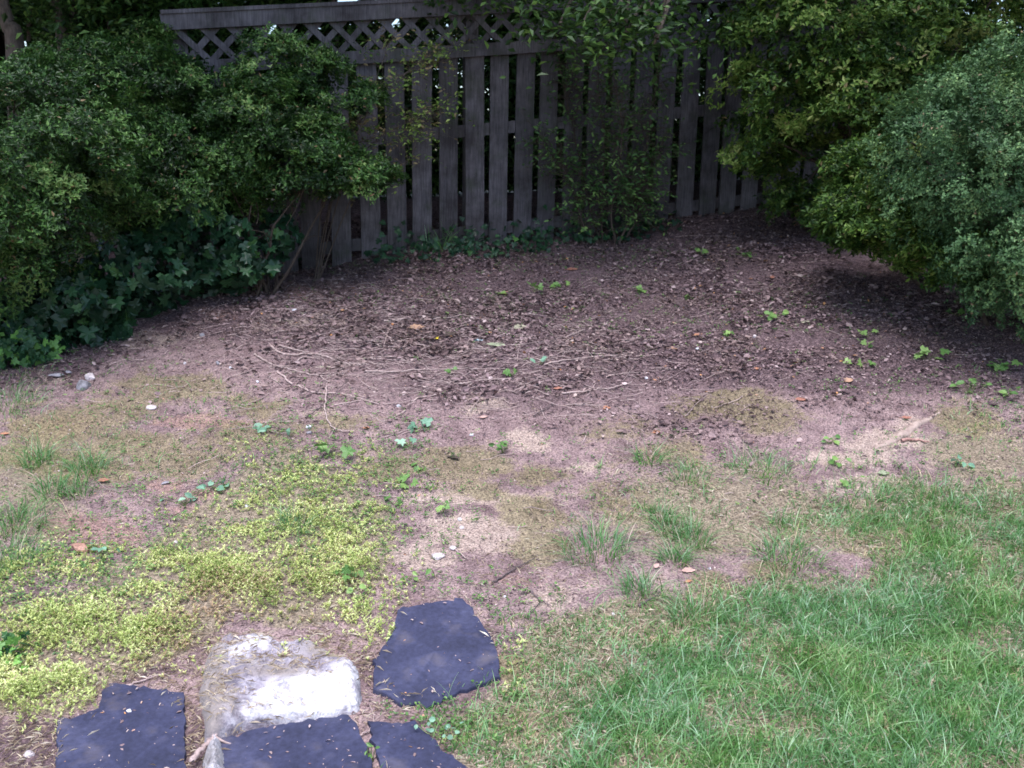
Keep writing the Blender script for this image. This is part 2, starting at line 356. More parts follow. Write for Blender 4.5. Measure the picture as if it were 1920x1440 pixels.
# ------------------------------------------------------------------ ground
def axis(lo, hi, step, far, grow=1.22):
    a = list(np.arange(lo, hi + 1e-6, step)); s = step
    b = []; x = a[-1]
    while x < far: s *= grow; x += s; b.append(x)
    c = []; x = a[0]; s = step
    while x > -far: s *= grow; x -= s; c.append(x)
    return np.array(c[::-1] + a + b)
gx = axis(-3.7, 3.9, 0.016, 260); gy = axis(1.7, 8.2, 0.016, 260)
X, Y = np.meshgrid(gx, gy)
Z = H(X, Y)
# keep stones bedded: soil lies a little lower under them
PX, PY = project(np.stack([X, Y, Z], -1)); infront = (Y > 0.8)
pxn = PX + 26 * fbm(X * 5, Y * 5, 41, 3); pyn = PY + 20 * fbm(X * 5, Y * 5, 53, 3)
vis = (Y > 1.0) & (Y < 10) & (np.abs(X) < 5)
A = {}
def region(fn):
    out = np.zeros(X.shape); out[vis] = fn(pxn[vis], pyn[vis]); return out
A['moss'] = region(lambda x, y: blobs(x, y, MOSS) * .62)
A['sand'] = region(lambda x, y: blobs(x, y, SAND) * .62)
A['red'] = region(lambda x, y: blobs(x, y, RED) * .6)
A['duff'] = region(lambda x, y: np.maximum(blobs(x, y, DUFFB) * .6, soft(x, y, P_BED, 40) * .5))
A['duff'][Y > 6.8] = .6
A['thatch'] = region(lambda x, y: np.maximum(soft(x, y, P_LAWN, 35) * .62, np.maximum(soft(x, y, P_SEDUM, 25) * .62, blobs(x, y, [(1350, 960, 200, 80, .6), (60, 900, 120, 120, .4), (1850, 850, 120, 60, .5)]))))
far = (np.abs(X) > 5) | (Y < 1.0) | (Y > 10)
A['thatch'][far] = .62
ny, nx = X.shape
i = (np.arange(ny - 1)[:, None] * nx + np.arange(nx - 1)[None]).ravel()
gm = mesh('ground', np.stack([X, Y, Z], -1).reshape(-1, 3), np.stack([i, i + 1, i + nx + 1, i + nx], -1), ground_mat(), {k: v.ravel() for k, v in A.items()}, True)
ground = tag(link('ground', gm), kind='structure')

# ------------------------------------------------------------------ fence
f0, f1 = PT(560, 470, 6.75), PT(1350, 400, 7.75)
fdir = np.array([f1[0] - f0[0], f1[1] - f0[1]]); fdir /= np.linalg.norm(fdir)
def fline(px):                                     # xy where the ray column px crosses the fence line
    d = rays([px], [250])[0]; A_ = np.array([[d[0], -fdir[0]], [d[1], -fdir[1]]])
    s = np.linalg.solve(A_, f0[:2]); return float(s[1])
def fz(px, py):
    s = fline(px); d = rays([px], [py])[0]; xy = f0[:2] + fdir * s; return CAM[2] + d[2] * (xy[1] / d[1]), s
zL, sL = fz(600, 126); zR, sR = fz(1330, 78)       # underside of the lower rail
sl = (zR - zL) / (sR - sL)
def railz(s): return zL + sl * (s - sL)
fx3 = unit(np.array([fdir[0], fdir[1], sl])); fn3 = np.array([fdir[1], -fdir[0], 0.0])   # fn3 points to the camera
fu3 = np.array([0, 0, 1.0]); fnup = np.cross(fn3, fx3) if np.cross(fn3, fx3)[2] > 0 else -np.cross(fn3, fx3)
def fpt(s, z, off=0.0): return np.array([f0[0] + fdir[0] * s, f0[1] + fdir[1] * s, z]) + fn3 * off
sA, sB = fline(345), fline(1560)
root = empty('fence', tuple(fpt(sA, 0.8)))
tag(root, 'weathered grey board fence with lattice top behind the shrubs', 'fence')
def bevbox(c, s, axes, a):
    return box(c, s, axes)
s = sA + 0.05; k = 0
while s < sB:
    ln = 1.36 + rng.normal(0, .015); wdt = 0.137 + rng.normal(0, .003); off = rng.normal(0, .004)
    zt = railz(s) + 0.05
    zb = zt - ln - .20
    g = Geo(); tilt = rng.normal(0, .006)
    n = 10
    zz = np.linspace(zb, zt, n)
    cup = .003
    V = []
    for q, z in enumerate(zz):
        e = .5 * wdt; xo = tilt * (z - zt) + rng.normal(0, .0012)
        for (u, vv) in ((-e, 0), (-e * .5, cup), (0, cup), (e * .5, cup), (e, 0), (e, -.018), (-e, -.018)):
            V.append(fpt(s, z, .02 + off + vv) + np.array([fdir[0], fdir[1], 0]) * (u + xo))
    V = np.array(V); m_ = 7
    ii = np.arange(n - 1)[:, None] * m_; jj = np.arange(m_)[None]; kk = (jj + 1) % m_
    Fq = np.stack([ii + jj, ii + kk, ii + m_ + kk, ii + m_ + jj], -1).reshape(-1, 4)
    g.add(V, Fq, rng.uniform(0.1, 1)); g.F.append(np.array([[6, 5, 4, 3, 2, 1, 0]])); g.F.append(np.array([np.arange(7) + (n - 1) * m_]))
    part('picket', g.mesh('picket', WOOD), root)
    s += 0.192 + rng.normal(0, .005); k += 1
def railpart(name, dz, hgt, dep, off, a=.5, s0=None, s1=None, nm=None):
    s0 = sA - .1 if s0 is None else s0; s1 = sB if s1 is None else s1
    g = Geo(); sm = (s0 + s1) / 2; c = fpt(sm, railz(sm) + dz, off)
    V, Fc = box(c, ((s1 - s0) * math.sqrt(1 + sl * sl), dep, hgt), np.array([fx3, -fn3, fnup])); g.add(V, Fc, a)
    return part(name, g.mesh(name, WOOD), root)
railpart('lower_rail', 0.042, 0.084, 0.03, 0.045, .55)
railpart('top_rail', 0.328, 0.098, 0.034, 0.047, .5)
railpart('middle_rail', -0.50, 0.085, 0.036, -0.022, .8)
railpart('bottom_rail', -1.22, 0.085, 0.036, -0.022, .4)
railpart('cap_board', 0.388, 0.024, 0.11, 0.02, .6)
# lattice: two layers of crossing slats between the rails
g = Geo(); h = 0.215; z0 = .075
for lay, sg in ((0, 1), (1, -1)):
    s = sA - .3
    while s < sB + .1:
        a_, b_ = s, s + sg * h * 1.0
        if min(a_, b_) > sA - .08 and max(a_, b_) < sB:
            pa = fpt(a_, railz(a_) + z0, .022 + .009 * lay); pb = fpt(b_, railz(b_) + z0 + h, .022 + .009 * lay)
            ax = unit(pb - pa); ay = np.cross(fn3, ax)
            V, Fc = box((pa + pb) / 2, (np.linalg.norm(pb - pa) + .03, .040, .008), np.array([ax, ay, fn3])); g.add(V, Fc, rng.uniform(.2, .9))
        s += .165
part('lattice', g.mesh('lattice', WOOD), root)
for px in (348, 885, 1376, 1555):
    s = fline(px); g = Geo(); zt = railz(s) + .37; zb = railz(s) - 1.6
    V, Fc = box(fpt(s, (zt + zb) / 2, -.053), (.09, .09, zt - zb), np.array([[fdir[0], fdir[1], 0], -fn3, fu3])); g.add(V, Fc, rng.uniform(.3, .8))
    part('post', g.mesh('post', WOOD), root)

# ------------------------------------------------------------------ stepping stones
def slate_mat():
    m, t, b, o = newmat('slate')
    n1 = noise(t, 5, 6, .65); n2 = noise(t, 60, 5, .7); n3 = noise(t, 9, 3, .5)
    c = ramp(t, n1, [(.3, (.018, .020, .040)), (.5, (.031, .034, .070)), (.72, (.062, .066, .118))]).outputs[0]
    c = mix(t, 1.0, c, ramp(t, n2, [(.3, (.7, .7, .7)), (.7, (1.3, 1.3, 1.3))]).outputs[0], 'MULTIPLY')
    c = mix(t, ramp(t, n3, [(.56, (0, 0, 0)), (.72, (.4, .4, .4))]).outputs[0], c, (.13, .11, .11))
    t.links.new(c, b.inputs['Base Color']); b.inputs['Roughness'].default_value = .7; b.inputs['Specular IOR Level'].default_value = .28
    bp = N(t, 'ShaderNodeBump'); bp.inputs['Strength'].default_value = .35; bp.inputs['Distance'].default_value = .006
    ad = N(t, 'ShaderNodeMath', operation='MULTIPLY_ADD'); t.links.new(n2, ad.inputs[0]); ad.inputs[1].default_value = .25; t.links.new(n1, ad.inputs[2])
    t.links.new(ad.outputs[0], bp.inputs['Height']); t.links.new(bp.outputs[0], b.inputs['Normal']); return m
SLATE = slate_mat()
def slab(key, label, lift, seed):
    r = np.random.default_rng(seed)
    pts = STONES_PX[key]; dense = []
    for q in range(len(pts)):
        a, b = np.array(pts[q], float), np.array(pts[(q + 1) % len(pts)], float); L = np.linalg.norm(b - a); n = max(2, int(L / 9))
        for t_ in np.arange(n) / n: dense.append(a + (b - a) * t_ + r.normal(0, 1.9, 2))
    d = np.array(dense); W = at(d[:, 0], d[:, 1], lift)
    c = W.mean(0); Q = np.c_[W[:, :2] - c[:2], np.ones(len(W))]; co = np.linalg.lstsq(Q, W[:, 2], rcond=None)[0]
    W[:, 2] = Q @ co; n = len(W); th = .038
    rings = []
    for sc, dz in ((1.0, -th), (1.004, -th * .35), (1.0, -.003), (.992, 0), (.8, .001), (.6, .0012), (.4, .0015), (.2, .001)):
        P = c + (W - c) * np.array([sc, sc, sc]); P = P.copy(); P[:, 2] += dz
        if sc < .95: P[:, 2] += .0025 * fbm(P[:, 0] * 6, P[:, 1] * 8, seed, 2)
        rings.append(P)
    V = np.concatenate(rings + [c[None]]); F4 = []
    for q in range(len(rings) - 1):
        i0 = q * n + np.arange(n); i1 = q * n + (np.arange(n) + 1) % n; F4.append(np.stack([i0, i1, i1 + n, i0 + n], -1))
    e = (len(rings) - 1) * n; F3 = np.stack([e + np.arange(n), e + (np.arange(n) + 1) % n, np.full(n, len(V) - 1)], -1)
    o = link('slate_slab', mesh('slate_slab', V - c, [np.concatenate(F4), F3], SLATE, {'rnd': np.full(len(V), .5)}, False)); o.location = c
    tag(o, label, 'stepping stone', 'slate stepping stones'); return o
slab('S1', 'dark slate stepping stone right of the white rock, with grass at its right edge', .014, 1)
slab('S2', 'large dark slate stepping stone left of the white rock, with a white scrap on it', .016, 2)
slab('S3', 'dark slate stepping stone directly in front of the white rock', .018, 3)
slab('S4', 'small dark slate stepping stone in front of the slab nearest the lawn', .012, 4)

def rock_mat(name, light, mid, dark):
    m, t, b, o = newmat(name)
    n1 = noise(t, 7, 6, .7); n2 = noise(t, 45, 5, .7)
    c = ramp(t, n1, [(.34, dark), (.46, mid), (.56, light)]).outputs[0]
    c = mix(t, 1.0, c, ramp(t, n2, [(.3, (.5, .48, .52)), (.5, (1.02, 1.02, 1.02))]).outputs[0], 'MULTIPLY')
    if name == 'white_quartz': n5 = noise(t, 14, 5, .7); pm = N(t, 'ShaderNodeMath', operation='MULTIPLY_ADD'); t.links.new(n5, pm.inputs[0]); pm.inputs[1].default_value = 1.3; t.links.new(attr(t, 'pale'), pm.inputs[2]); c = mix(t, ramp(t, pm.outputs[0], [(.72, (0, 0, 0)), (1.0, (.85, .85, .85))]).outputs[0], mix(t, 1.0, c, (.50, .47, .52), 'MULTIPLY'), c)
    sm = N(t, 'ShaderNodeMath', operation='MULTIPLY_ADD'); t.links.new(n2, sm.inputs[0]); sm.inputs[1].default_value = .7; t.links.new(attr(t, 'shade_dirt'), sm.inputs[2])
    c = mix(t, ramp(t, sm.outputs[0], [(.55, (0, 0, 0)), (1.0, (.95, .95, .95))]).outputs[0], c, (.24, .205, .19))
    t.links.new(c, b.inputs['Base Color']); b.inputs['Roughness'].default_value = .8
    bp = N(t, 'ShaderNodeBump'); bp.inputs['Strength'].default_value = .8; bp.inputs['Distance'].default_value = .012
    t.links.new(n2, bp.inputs['Height']); t.links.new(bp.outputs[0], b.inputs['Normal']); return m
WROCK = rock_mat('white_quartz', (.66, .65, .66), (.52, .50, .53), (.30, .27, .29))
def flat_rock(px_poly, label, name, cat, mat, hgt, seed, sink=.05, st=.0055, edge=.035):
    W = at([p[0] for p in px_poly], [p[1] for p in px_poly], 0.012); P = spline(np.vstack([W, W[:1]]), 90)[:-1]; P = P + np.random.default_rng(seed).normal(0, .002, P.shape)
    x0, y0 = P[:, :2].min(0) - .02; x1, y1 = P[:, :2].max(0) + .02
    gx_, gy_ = np.arange(x0, x1, st), np.arange(y0, y1, st); Xr, Yr = np.meshgrid(gx_, gy_)
    sd = poly_sd(Xr + .010 * fbm(Xr * 22, Yr * 22, seed, 3), Yr + .010 * fbm(Xr * 22, Yr * 22, seed + 1, 3), P[:, :2])
    zr = np.median(P[:, 2]); t_ = np.clip(sd / edge, -.6, 1)
    ridge = np.abs(fbm(Xr * 9 + Yr * 3, Yr * 14, seed, 4)); fac = np.floor(6 * fbm(Xr * 7, Yr * 10 + Xr * 3, seed + 7, 3)) / 6
    hh = hgt * (1 - (1 - np.clip(t_, 0, 1)) ** 2.2) + np.minimum(t_, 0) * .12
    hh = hh + np.clip(t_ + .2, 0, 1) * (.050 * (.22 - ridge) + .016 * fac + .006 * fbm(Xr * 60, Yr * 60, seed + 3, 3))
    V = np.stack([Xr, Yr, zr + hh], -1).reshape(-1, 3); ok = (sd > -.018).ravel(); ny_, nx_ = Xr.shape
    q = (np.arange(ny_ - 1)[:, None] * nx_ + np.arange(nx_ - 1)[None]).ravel(); Fq = np.stack([q, q + 1, q + nx_ + 1, q + nx_], -1); Fq = Fq[ok[Fq].all(1)]
    used = np.unique(Fq); mp = np.full(len(V), -1); mp[used] = np.arange(len(used)); V = V[used]; Fq = mp[Fq]; c = V.mean(0)
    qx, qy = project(V); z0_ = np.zeros(len(V)); big = name == 'quartz_rock'
    shd_dirt = np.maximum(blobs(qx, qy, [(396, 1290, 30, 110, 1), (403, 1220, 24, 40, .8), (430, 1310, 24, 40, .6)]), blobs(qx, qy, [(520, 1258, 85, 16, .7), (600, 1215, 50, 22, .7), (470, 1240, 40, 14, .5), (440, 1180, 60, 10, .5)])) if big else z0_  # left face's shade painted grey, plus brown dirt in the recesses
    pal = blobs(qx, qy, [(560, 1324, 120, 32, .72), (640, 1285, 32, 40, .6), (480, 1205, 50, 24, .35), (600, 1290, 60, 26, .5)]) if big else z0_
    o = link(name, mesh(name, V - c, Fq, mat, {'rnd': z0_ + .5, 'shade_dirt': shd_dirt, 'pale': pal}, False)); o.location = c
    return tag(o, label, cat)
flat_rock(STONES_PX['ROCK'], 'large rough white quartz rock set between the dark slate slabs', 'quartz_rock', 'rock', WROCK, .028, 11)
GROCK = rock_mat('grey_rock', (.42, .40, .42), (.30, .28, .28), (.16, .14, .13))
flat_rock([(392,1386),(406,1380),(414,1400),(420,1440),(424,1500),(384,1500),(386,1430)], 'narrow grey edging stone beside the slab in front of the white rock', 'edging_stone', 'rock', GROCK, .05, 12)

# ------------------------------------------------------------------ shrubs
def inlobe(P, lobes, k):
    m = np.zeros(len(P), bool)
    for (c, r) in lobes: m |= (((P - c) / r) ** 2).sum(1) < k * k
    return m
def shrub_leaves(lobes, n_spray, spray_r, n_wh, leaf_len, leaf_w, per=6, tmpl=T_LEAF, fill=.25, upness=.8, thick=.02, seed=0, whorl=True, shell=(.86, 1.06)):
    r = np.random.default_rng(seed)
    lob = [(np.asarray(c, float), np.asarray(rr, float)) for c, rr in lobes]
    area = np.array([(rr[0] * rr[1] + rr[1] * rr[2] + rr[0] * rr[2]) for c, rr in lob]); pk = r.choice(len(lob), n_spray * 2, p=area / area.sum())
    C = np.array([lob[q][0] for q in pk]); RR = np.array([lob[q][1] for q in pk])
    D = unit(r.normal(size=(len(pk), 3))); rad = r.uniform(*shell, len(pk))
    fl = r.random(len(pk)) < fill; rad = np.where(fl, r.uniform(.35, .85, len(pk)), rad)
    S = C + D * RR * rad[:, None]
    keep = ~inlobe(S, lob, .8) | fl; S, D, RR = S[keep][:n_spray], D[keep][:n_spray], RR[keep][:n_spray]
    ns = len(S); out = unit(D / RR)
    n = unit(out * .45 + np.array([0, 0, upness]) + r.normal(0, .25, (ns, 3)))
    t1 = unit(np.cross(n, r.normal(size=(ns, 3)))); t2 = np.cross(n, t1)
    sr = spray_r * r.uniform(.55, 1.35, ns)
    u = np.sqrt(r.random((ns, n_wh))) * sr[:, None]; th = r.uniform(0, 2 * np.pi, (ns, n_wh))
    Wp = S[:, None] + t1[:, None] * (u * np.cos(th))[..., None] + t2[:, None] * (u * np.sin(th))[..., None] + n[:, None] * (r.normal(0, thick, (ns, n_wh)) - u ** 2 * .8)[..., None]
    Wn = unit(np.broadcast_to(n[:, None], Wp.shape) + .4 * (Wp - S[:, None]) / spray_r + r.normal(0, .3, Wp.shape))
    Wp, Wn = Wp.reshape(-1, 3), Wn.reshape(-1, 3); br = np.repeat(r.normal(-.04, .17, ns), n_wh) + .22 * np.clip(1 - (u / sr[:, None]).ravel(), 0, 1) - .06
    nw = len(Wp); a = unit(np.cross(Wn, r.normal(size=(nw, 3)))); b = np.cross(Wn, a)
    ph = (np.arange(per) / per * 2 * np.pi)[None] + r.uniform(0, 6.28, (nw, 1)) + r.normal(0, .2, (nw, per))
    tl = r.uniform(.15, .75, (nw, per)) if whorl else r.uniform(-.5, .9, (nw, per))
    d = a[:, None] * np.cos(ph)[..., None] + b[:, None] * np.sin(ph)[..., None] + Wn[:, None] * tl[..., None]
    nr = Wn[:, None] * 1.0 - d * .4 + r.normal(0, .15, d.shape)
    pos = (Wp[:, None] + r.normal(0, leaf_len * .25, d.shape)).reshape(-1, 3); d = d.reshape(-1, 3); nr = nr.reshape(-1, 3)
    L = leaf_len * r.uniform(.5, 1.35, len(pos)); rn = np.clip(np.repeat(np.repeat(.5 + br, per) if False else .5 + br, per) + r.normal(0, .17, len(pos)), 0, .97)
    dead = r.random(len(pos)) < .012; rn = np.where(dead, 1.0, rn)
    keep = pos[:, 2] > H(pos[:, 0], pos[:, 1]) + .02
    return leaves(pos[keep], d[keep], nr[keep], L[keep], (L * leaf_w / leaf_len)[keep], tmpl, rn[keep])
def branches(base, lobes, n, r0=.014, seed=0, spread=.12, per=5):
    r = np.random.default_rng(seed); g = Geo(); base = np.asarray(base, float)
    for q in range(n):
        c, rr = lobes[q % len(lobes)]; c = np.asarray(c, float); rr = np.asarray(rr, float)
        p0 = base + np.array([r.normal(0, spread), r.normal(0, spread), 0]); p0[2] = H(p0[0], p0[1]) - .03
        d = unit(r.normal(size=3) + np.array([0, 0, .6])); p1 = c + d * rr * .75
        mid = (p0 + p1) / 2 + np.array([0, 0, .12]) + r.normal(0, .06, 3)
        P = spline([p0, p0 + (mid - p0) * .5 + r.normal(0, .03, 3), mid, p1], 14); P[1:-1] += r.normal(0, .006, (12, 3))
        g.add(*tube(P, np.linspace(r0, r0 * .3, 14), 6), r.uniform(.2, .9))
        for _ in range(per):
            i0 = r.integers(5, 12); e = P[i0] + unit(r.normal(size=3) + np.array([0, 0, .3])) * r.uniform(.12, .3)
            g.add(*tube(spline([P[i0], (P[i0] + e) / 2 + r.normal(0, .03, 3), e], 6), np.linspace(r0 * .4, r0 * .15, 6), 4), r.uniform(.2, .9))
    return g
def shrub(name, label, cat, base, lobes, leafsets, mat, nb=14, r0=.014, seed=0, group=None, spread=.12, bark=None):
    base = np.asarray(base, float); base[2] = H(base[0], base[1])
    rt = empty(name, tuple(base)); tag(rt, label, cat, group)
    g = Geo()
    for kw in leafsets: g.add(*shrub_leaves(lobes, seed=seed + len(g.V), **kw))
    part('foliage', g.mesh('foliage', mat), rt)
    part('branches', branches(base, lobes, nb, r0, seed + 5, spread).mesh('branches', bark or SBARK, True), rt)
    return rt
GRP = 'azaleas around the bare bed'
az = dict(n_spray=300, spray_r=.15, n_wh=60, leaf_len=.026, leaf_w=.0115, shell=(.74, 1.16), upness=.75, thick=.024, fill=.15)
lob1 = [(PT(20, 300, 5.2), (.60, .55, .42)), (PT(-120, 380, 5.1), (.6, .5, .5)), (PT(90, 230, 5.7), (.5, .5, .35)), (PT(45, 490, 5.2), (.26, .25, .12))]
shrub('azalea', 'broad dark green azalea on the left photo edge, with ivy at its foot', 'shrub', at1(40, 640) + [0, .35, 0], lob1, [dict(az, n_spray=300, spray_r=.135)], AZ, 12, .014, 21, GRP)
lob2 = [(PT(250, 230, 6.1), (.55, .5, .42)), (PT(360, 270, 6.15), (.35, .4, .3)), (PT(180, 170, 6.4), (.4, .4, .3)), (PT(300, 330, 6.0), (.5, .45, .3)), (PT(270, 140, 6.3), (.22, .3, .2)), (PT(285, 85, 6.5), (.16, .15, .15)), (PT(315, 150, 6.4), (.16, .15, .12))]
shrub('azalea', 'low dark azalea before the left end of the fence, above the ivy', 'shrub', at1(290, 560) + [0, .35, 0], lob2, [dict(az, n_spray=260, spray_r=.13)], AZ, 14, .016, 31, GRP)
lob3 = [(PT(520, 140, 6.25), (.27, .3, .22)), (PT(500, 230, 6.15), (.34, .35, .3)), (PT(560, 300, 6.1), (.32, .3, .2)), (PT(650, 325, 6.15), (.26, .25, .09)), (PT(455, 330, 6.2), (.22, .3, .2)), (PT(610, 240, 6.25), (.17, .2, .10)), (PT(680, 180, 6.3), (.10, .12, .05)), (PT(700, 330, 6.2), (.16, .2, .05)), (PT(610, 120, 6.3), (.10, .12, .07))]
shrub('azalea', 'azalea with bright tips covering the lattice left of the bare pickets', 'shrub', PT(505, 470, 6.2), lob3, [dict(az, n_spray=230, spray_r=.115)], AZ, 7, .012, 41, GRP, .06)
lob4 = [(PT(1720, 40, 6.7), (1.0, .7, .75)), (PT(1500, 60, 6.7), (.5, .55, .45)), (PT(1480, 150, 6.5), (.36, .35, .3)), (PT(1560, 245, 6.3), (.33, .3, .14)), (PT(1420, 265, 6.8), (.26, .3, .14)), (PT(1760, 200, 6.4), (.5, .4, .35)), (PT(1660, 150, 6.3), (.35, .3, .2)), (PT(1490, 320, 7.0), (.30, .2, .26)), (PT(1560, 380, 6.9), (.28, .2, .2))]
shrub('azalea', 'tall yellow-green azalea overhanging the right end of the fence', 'shrub', PT(1640, 460, 7.0), lob4, [dict(az, n_spray=330, spray_r=.155, n_wh=46, leaf_len=.036, leaf_w=.017)], AZY, 18, .02, 51, GRP, .2)
lob5 = [(PT(1640, 400, 5.5), (.24, .28, .17)), (PT(1600, 375, 5.8), (.14, .2, .10)), (PT(1680, 330, 5.5), (.20, .25, .17)), (PT(1800, 465, 5.3), (.38, .3, .10)), (PT(1610, 300, 5.6), (.10, .15, .08))]
shrub('azalea', 'low yellowish azalea skirt beneath the round boxwood', 'shrub', PT(1760, 500, 6.0), lob5, [dict(az, n_spray=200, spray_r=.115, leaf_len=.032, leaf_w=.015, shell=(.8, 1.1))], AZY, 12, .012, 61, GRP, .1)
lob6 = [(PT(1870, 300, 5.1), (.58, .5, .46)), (PT(1970, 420, 4.9), (.5, .45, .5)), (PT(1790, 290, 5.3), (.33, .4, .28)), (PT(1930, 230, 5.3), (.5, .5, .42)), (PT(1880, 460, 5.0), (.3, .35, .24))]
shrub('boxwood', 'rounded blue-green boxwood at the right photo edge', 'shrub', PT(1950, 640, 5.3), lob6, [dict(n_spray=560, spray_r=.085, n_wh=58, leaf_len=.016, leaf_w=.0098, per=6, thick=.03, upness=.45, shell=(.76, 1.12)), dict(n_spray=60, spray_r=.05, n_wh=22, leaf_len=.020, leaf_w=.011, per=6, thick=.03, upness=.9, shell=(1.08, 1.26), fill=0)], BOX, 18, .016, 71)

# ------------------------------------------------------------------ ivy
def ivy_patch(label, P0, nrm, L, rnd_off=0.0, group=None, stems=True, name='ivy', seed=0, tmpl=T_IVY, mat=None):
    r = np.random.default_rng(seed); n = len(P0); c = P0.mean(0); c[2] = H(c[0], c[1])
    rt = empty(name, tuple(c)); tag(rt, label, 'ivy' if name == 'ivy' else 'plant', group)
    nn = unit(nrm + np.array([0, -.3, 0]) + r.normal(0, .6, (n, 3))); d = np.cross(nn, r.normal(size=(n, 3))) + np.array([0, 0, -.5])
    d = d - nn * (d * nn).sum(1, keepdims=True)
    g = Geo(); g.add(*leaves(P0, d, nn, L, L * r.uniform(.85, 1.1, n), tmpl, np.clip(r.beta(2, 2.4, n) + rnd_off, 0, 1)))
    part('leaves', g.mesh('leaves', mat or IVY), rt)
    if False:
        g = Geo()
        for q in r.choice(n, min(n, 14), replace=False):
            a = P0[q]; b = np.array([a[0] + r.normal(0, .05), a[1] + .05 + r.normal(0, .03), H(a[0], a[1]) - .01])
            g.add(*tube(spline([b, (a + b) / 2 + r.normal(0, .02, 3), a], 6), .0016, 4), r.random() * .3)
        part('stems', g.mesh('stems', BARK), rt)
    return rt
r = np.random.default_rng(5)
def lobe_pts(lobes, n, r, front=True):
    out = []; nr = []
    ar = np.array([l[1][0] * l[1][2] for l in lobes]); pk = r.choice(len(lobes), n, p=ar / ar.sum())
    C = np.array([lobes[q][0] for q in pk]); RR = np.array([lobes[q][1] for q in pk])
    D = unit(r.normal(size=(n, 3)) + np.array([0, -.7, .2])); P = C + D * RR * r.uniform(.7, 1.05, n)[:, None]
    k = P[:, 2] > H(P[:, 0], P[:, 1]) + .015
    return P[k], unit(D / RR + np.array([0, -.4, .5]))[k]
ivl = [(at1(360, 555) + [0, .12, .02], (.34, .16, .16)), (at1(250, 590) + [0, .12, .02], (.34, .16, .14)), (at1(470, 520) + [0, .1, .02], (.28, .15, .16)), (at1(520, 505) + [0, .05, .08], (.14, .12, .2)), (PT(520, 440, 6.25), (.14, .1, .16)), (at1(150, 645) + [0, .15, .0], (.32, .2, .16)), (at1(60, 670) + [0, .2, .12], (.45, .2, .32)), (at1(-60, 690) + [0, .2, .12], (.45, .2, .32)), (at1(150, 630) + [0, .2, .14], (.4, .2, .3)), (PT(350, 450, 6.0), (.42, .2, .30)), (PT(260, 510, 5.8), (.38, .25, .22)), (PT(440, 490, 6.1), (.3, .25, .18)), (PT(390, 370, 6.3), (.25, .2, .25)), (PT(130, 560, 5.5), (.4, .3, .18))]
P, Nn = lobe_pts(ivl, 2600, r)
ivy_patch('dark broad-leaved ivy climbing under the azaleas, with a bare branch at its side', P, Nn, r.uniform(.045, .095, len(P)), -.08, seed=81)
ivb = [(at1(40, 690) + [0, .05, .08], (.20, .12, .14)), (at1(-50, 700) + [0, .05, .08], (.2, .14, .15)), (at1(90, 680) + [0, .05, .02], (.10, .08, .07))]
P, Nn = lobe_pts(ivb, 260, r)
ivy_patch('bright green ivy clump at the left photo edge below the azalea', P, Nn, r.uniform(.035, .06, len(P)), .35, seed=82)
ivb = [(at1(15, 1235) + [0, .03, .03], (.05, .05, .05)), (at1(-30, 1250) + [0, .03, .03], (.08, .08, .06)), (at1(25, 1265) + [0, .02, .01], (.035, .04, .03))]
P, Nn = lobe_pts(ivb, 110, r)
ivy_patch('small bright ivy clump at the left photo edge above the slate', P, Nn, r.uniform(.018, .032, len(P)), .4, seed=83)
# ivy along the fence foot
P = []
for q in range(520):
    px = r.choice([720, 790, 860, 905, 960, 1010, 1075, 1150, 1210]) + r.normal(0, 24); y_ = r.uniform(-.02, .32); s = fline(px); p = fpt(s, 0, y_ + .05); p[2] = H(p[0], p[1]) + abs(r.normal(0, .075)) * (1.2 - 2 * y_) + .02; P.append(p)
P = np.array(P)
ivy_patch('dark ivy creeping along the foot of the fence', P, np.tile(np.array([0, -.5, .8]), (len(P), 1)), r.uniform(.025, .05, len(P)), -.12, seed=84)

# ------------------------------------------------------------------ thin shrub and saplings before the fence
def sparse_plant(name, label, cat, stems, mat, n_leaf, leaf, seed, group=None, bark=None, rr=.006, twig=.16, rofs=0):
    r = np.random.default_rng(seed); base = np.array(stems[0][0], float)
    rt = empty(name, tuple(base)); tag(rt, label, cat, group)
    tips = []
    for P in stems:
        g = Geo()
        Q = spline(P, 24); Q[1:] += np.cumsum(r.normal(0, .003, (23, 3)), 0)
        g.add(*tube(Q, np.linspace(rr, rr * .25, 24), 5), r.uniform(.2, .9))
        for _ in range(max(4, n_leaf // 18)):
            i0 = r.integers(6, 24); dd = unit(r.normal(size=3) * np.array([1, .6, .6]) + np.array([0, -.1, .25]))
            T_ = spline([Q[i0], Q[i0] + dd * twig * .5 + r.normal(0, .01, 3), Q[i0] + dd * twig * r.uniform(.6, 1.5) - np.array([0, 0, .03])], 8)
            g.add(*tube(T_, np.linspace(rr * .22, rr * .08, 8), 4), r.uniform(.2, .9)); tips.append(T_)
        part('stem', g.mesh('stem', bark or BARK, True), rt)
    pk = r.integers(0, len(tips), n_leaf); ti = r.integers(2, 8, n_leaf); pos = np.array([tips[a][b] for a, b in zip(pk, ti)]) + r.normal(0, .008, (n_leaf, 3))
    d = r.normal(size=(n_leaf, 3)) + np.array([0, -.2, 0]); nn = unit(np.array([0, -.3, 1]) + r.normal(0, .45, (n_leaf, 3)))
    d -= nn * (d * nn).sum(1, keepdims=True); L = leaf * r.uniform(.6, 1.3, n_leaf)
    g = Geo(); g.add(*leaves(pos, d, nn, L, L * .48, T_LEAF6, np.clip(.5 + rofs + np.repeat(r.normal(0, .2, len(tips)), 1)[pk] + r.normal(0, .12, n_leaf), 0, 1)))
    part('foliage', g.mesh('foliage', mat), rt); return rt
def stem(px0, py0, pts, dY):
    b = at1(px0, py0); return [b] + [PT(x, y, b[1] + dd) for (x, y), dd in zip(pts, dY)]
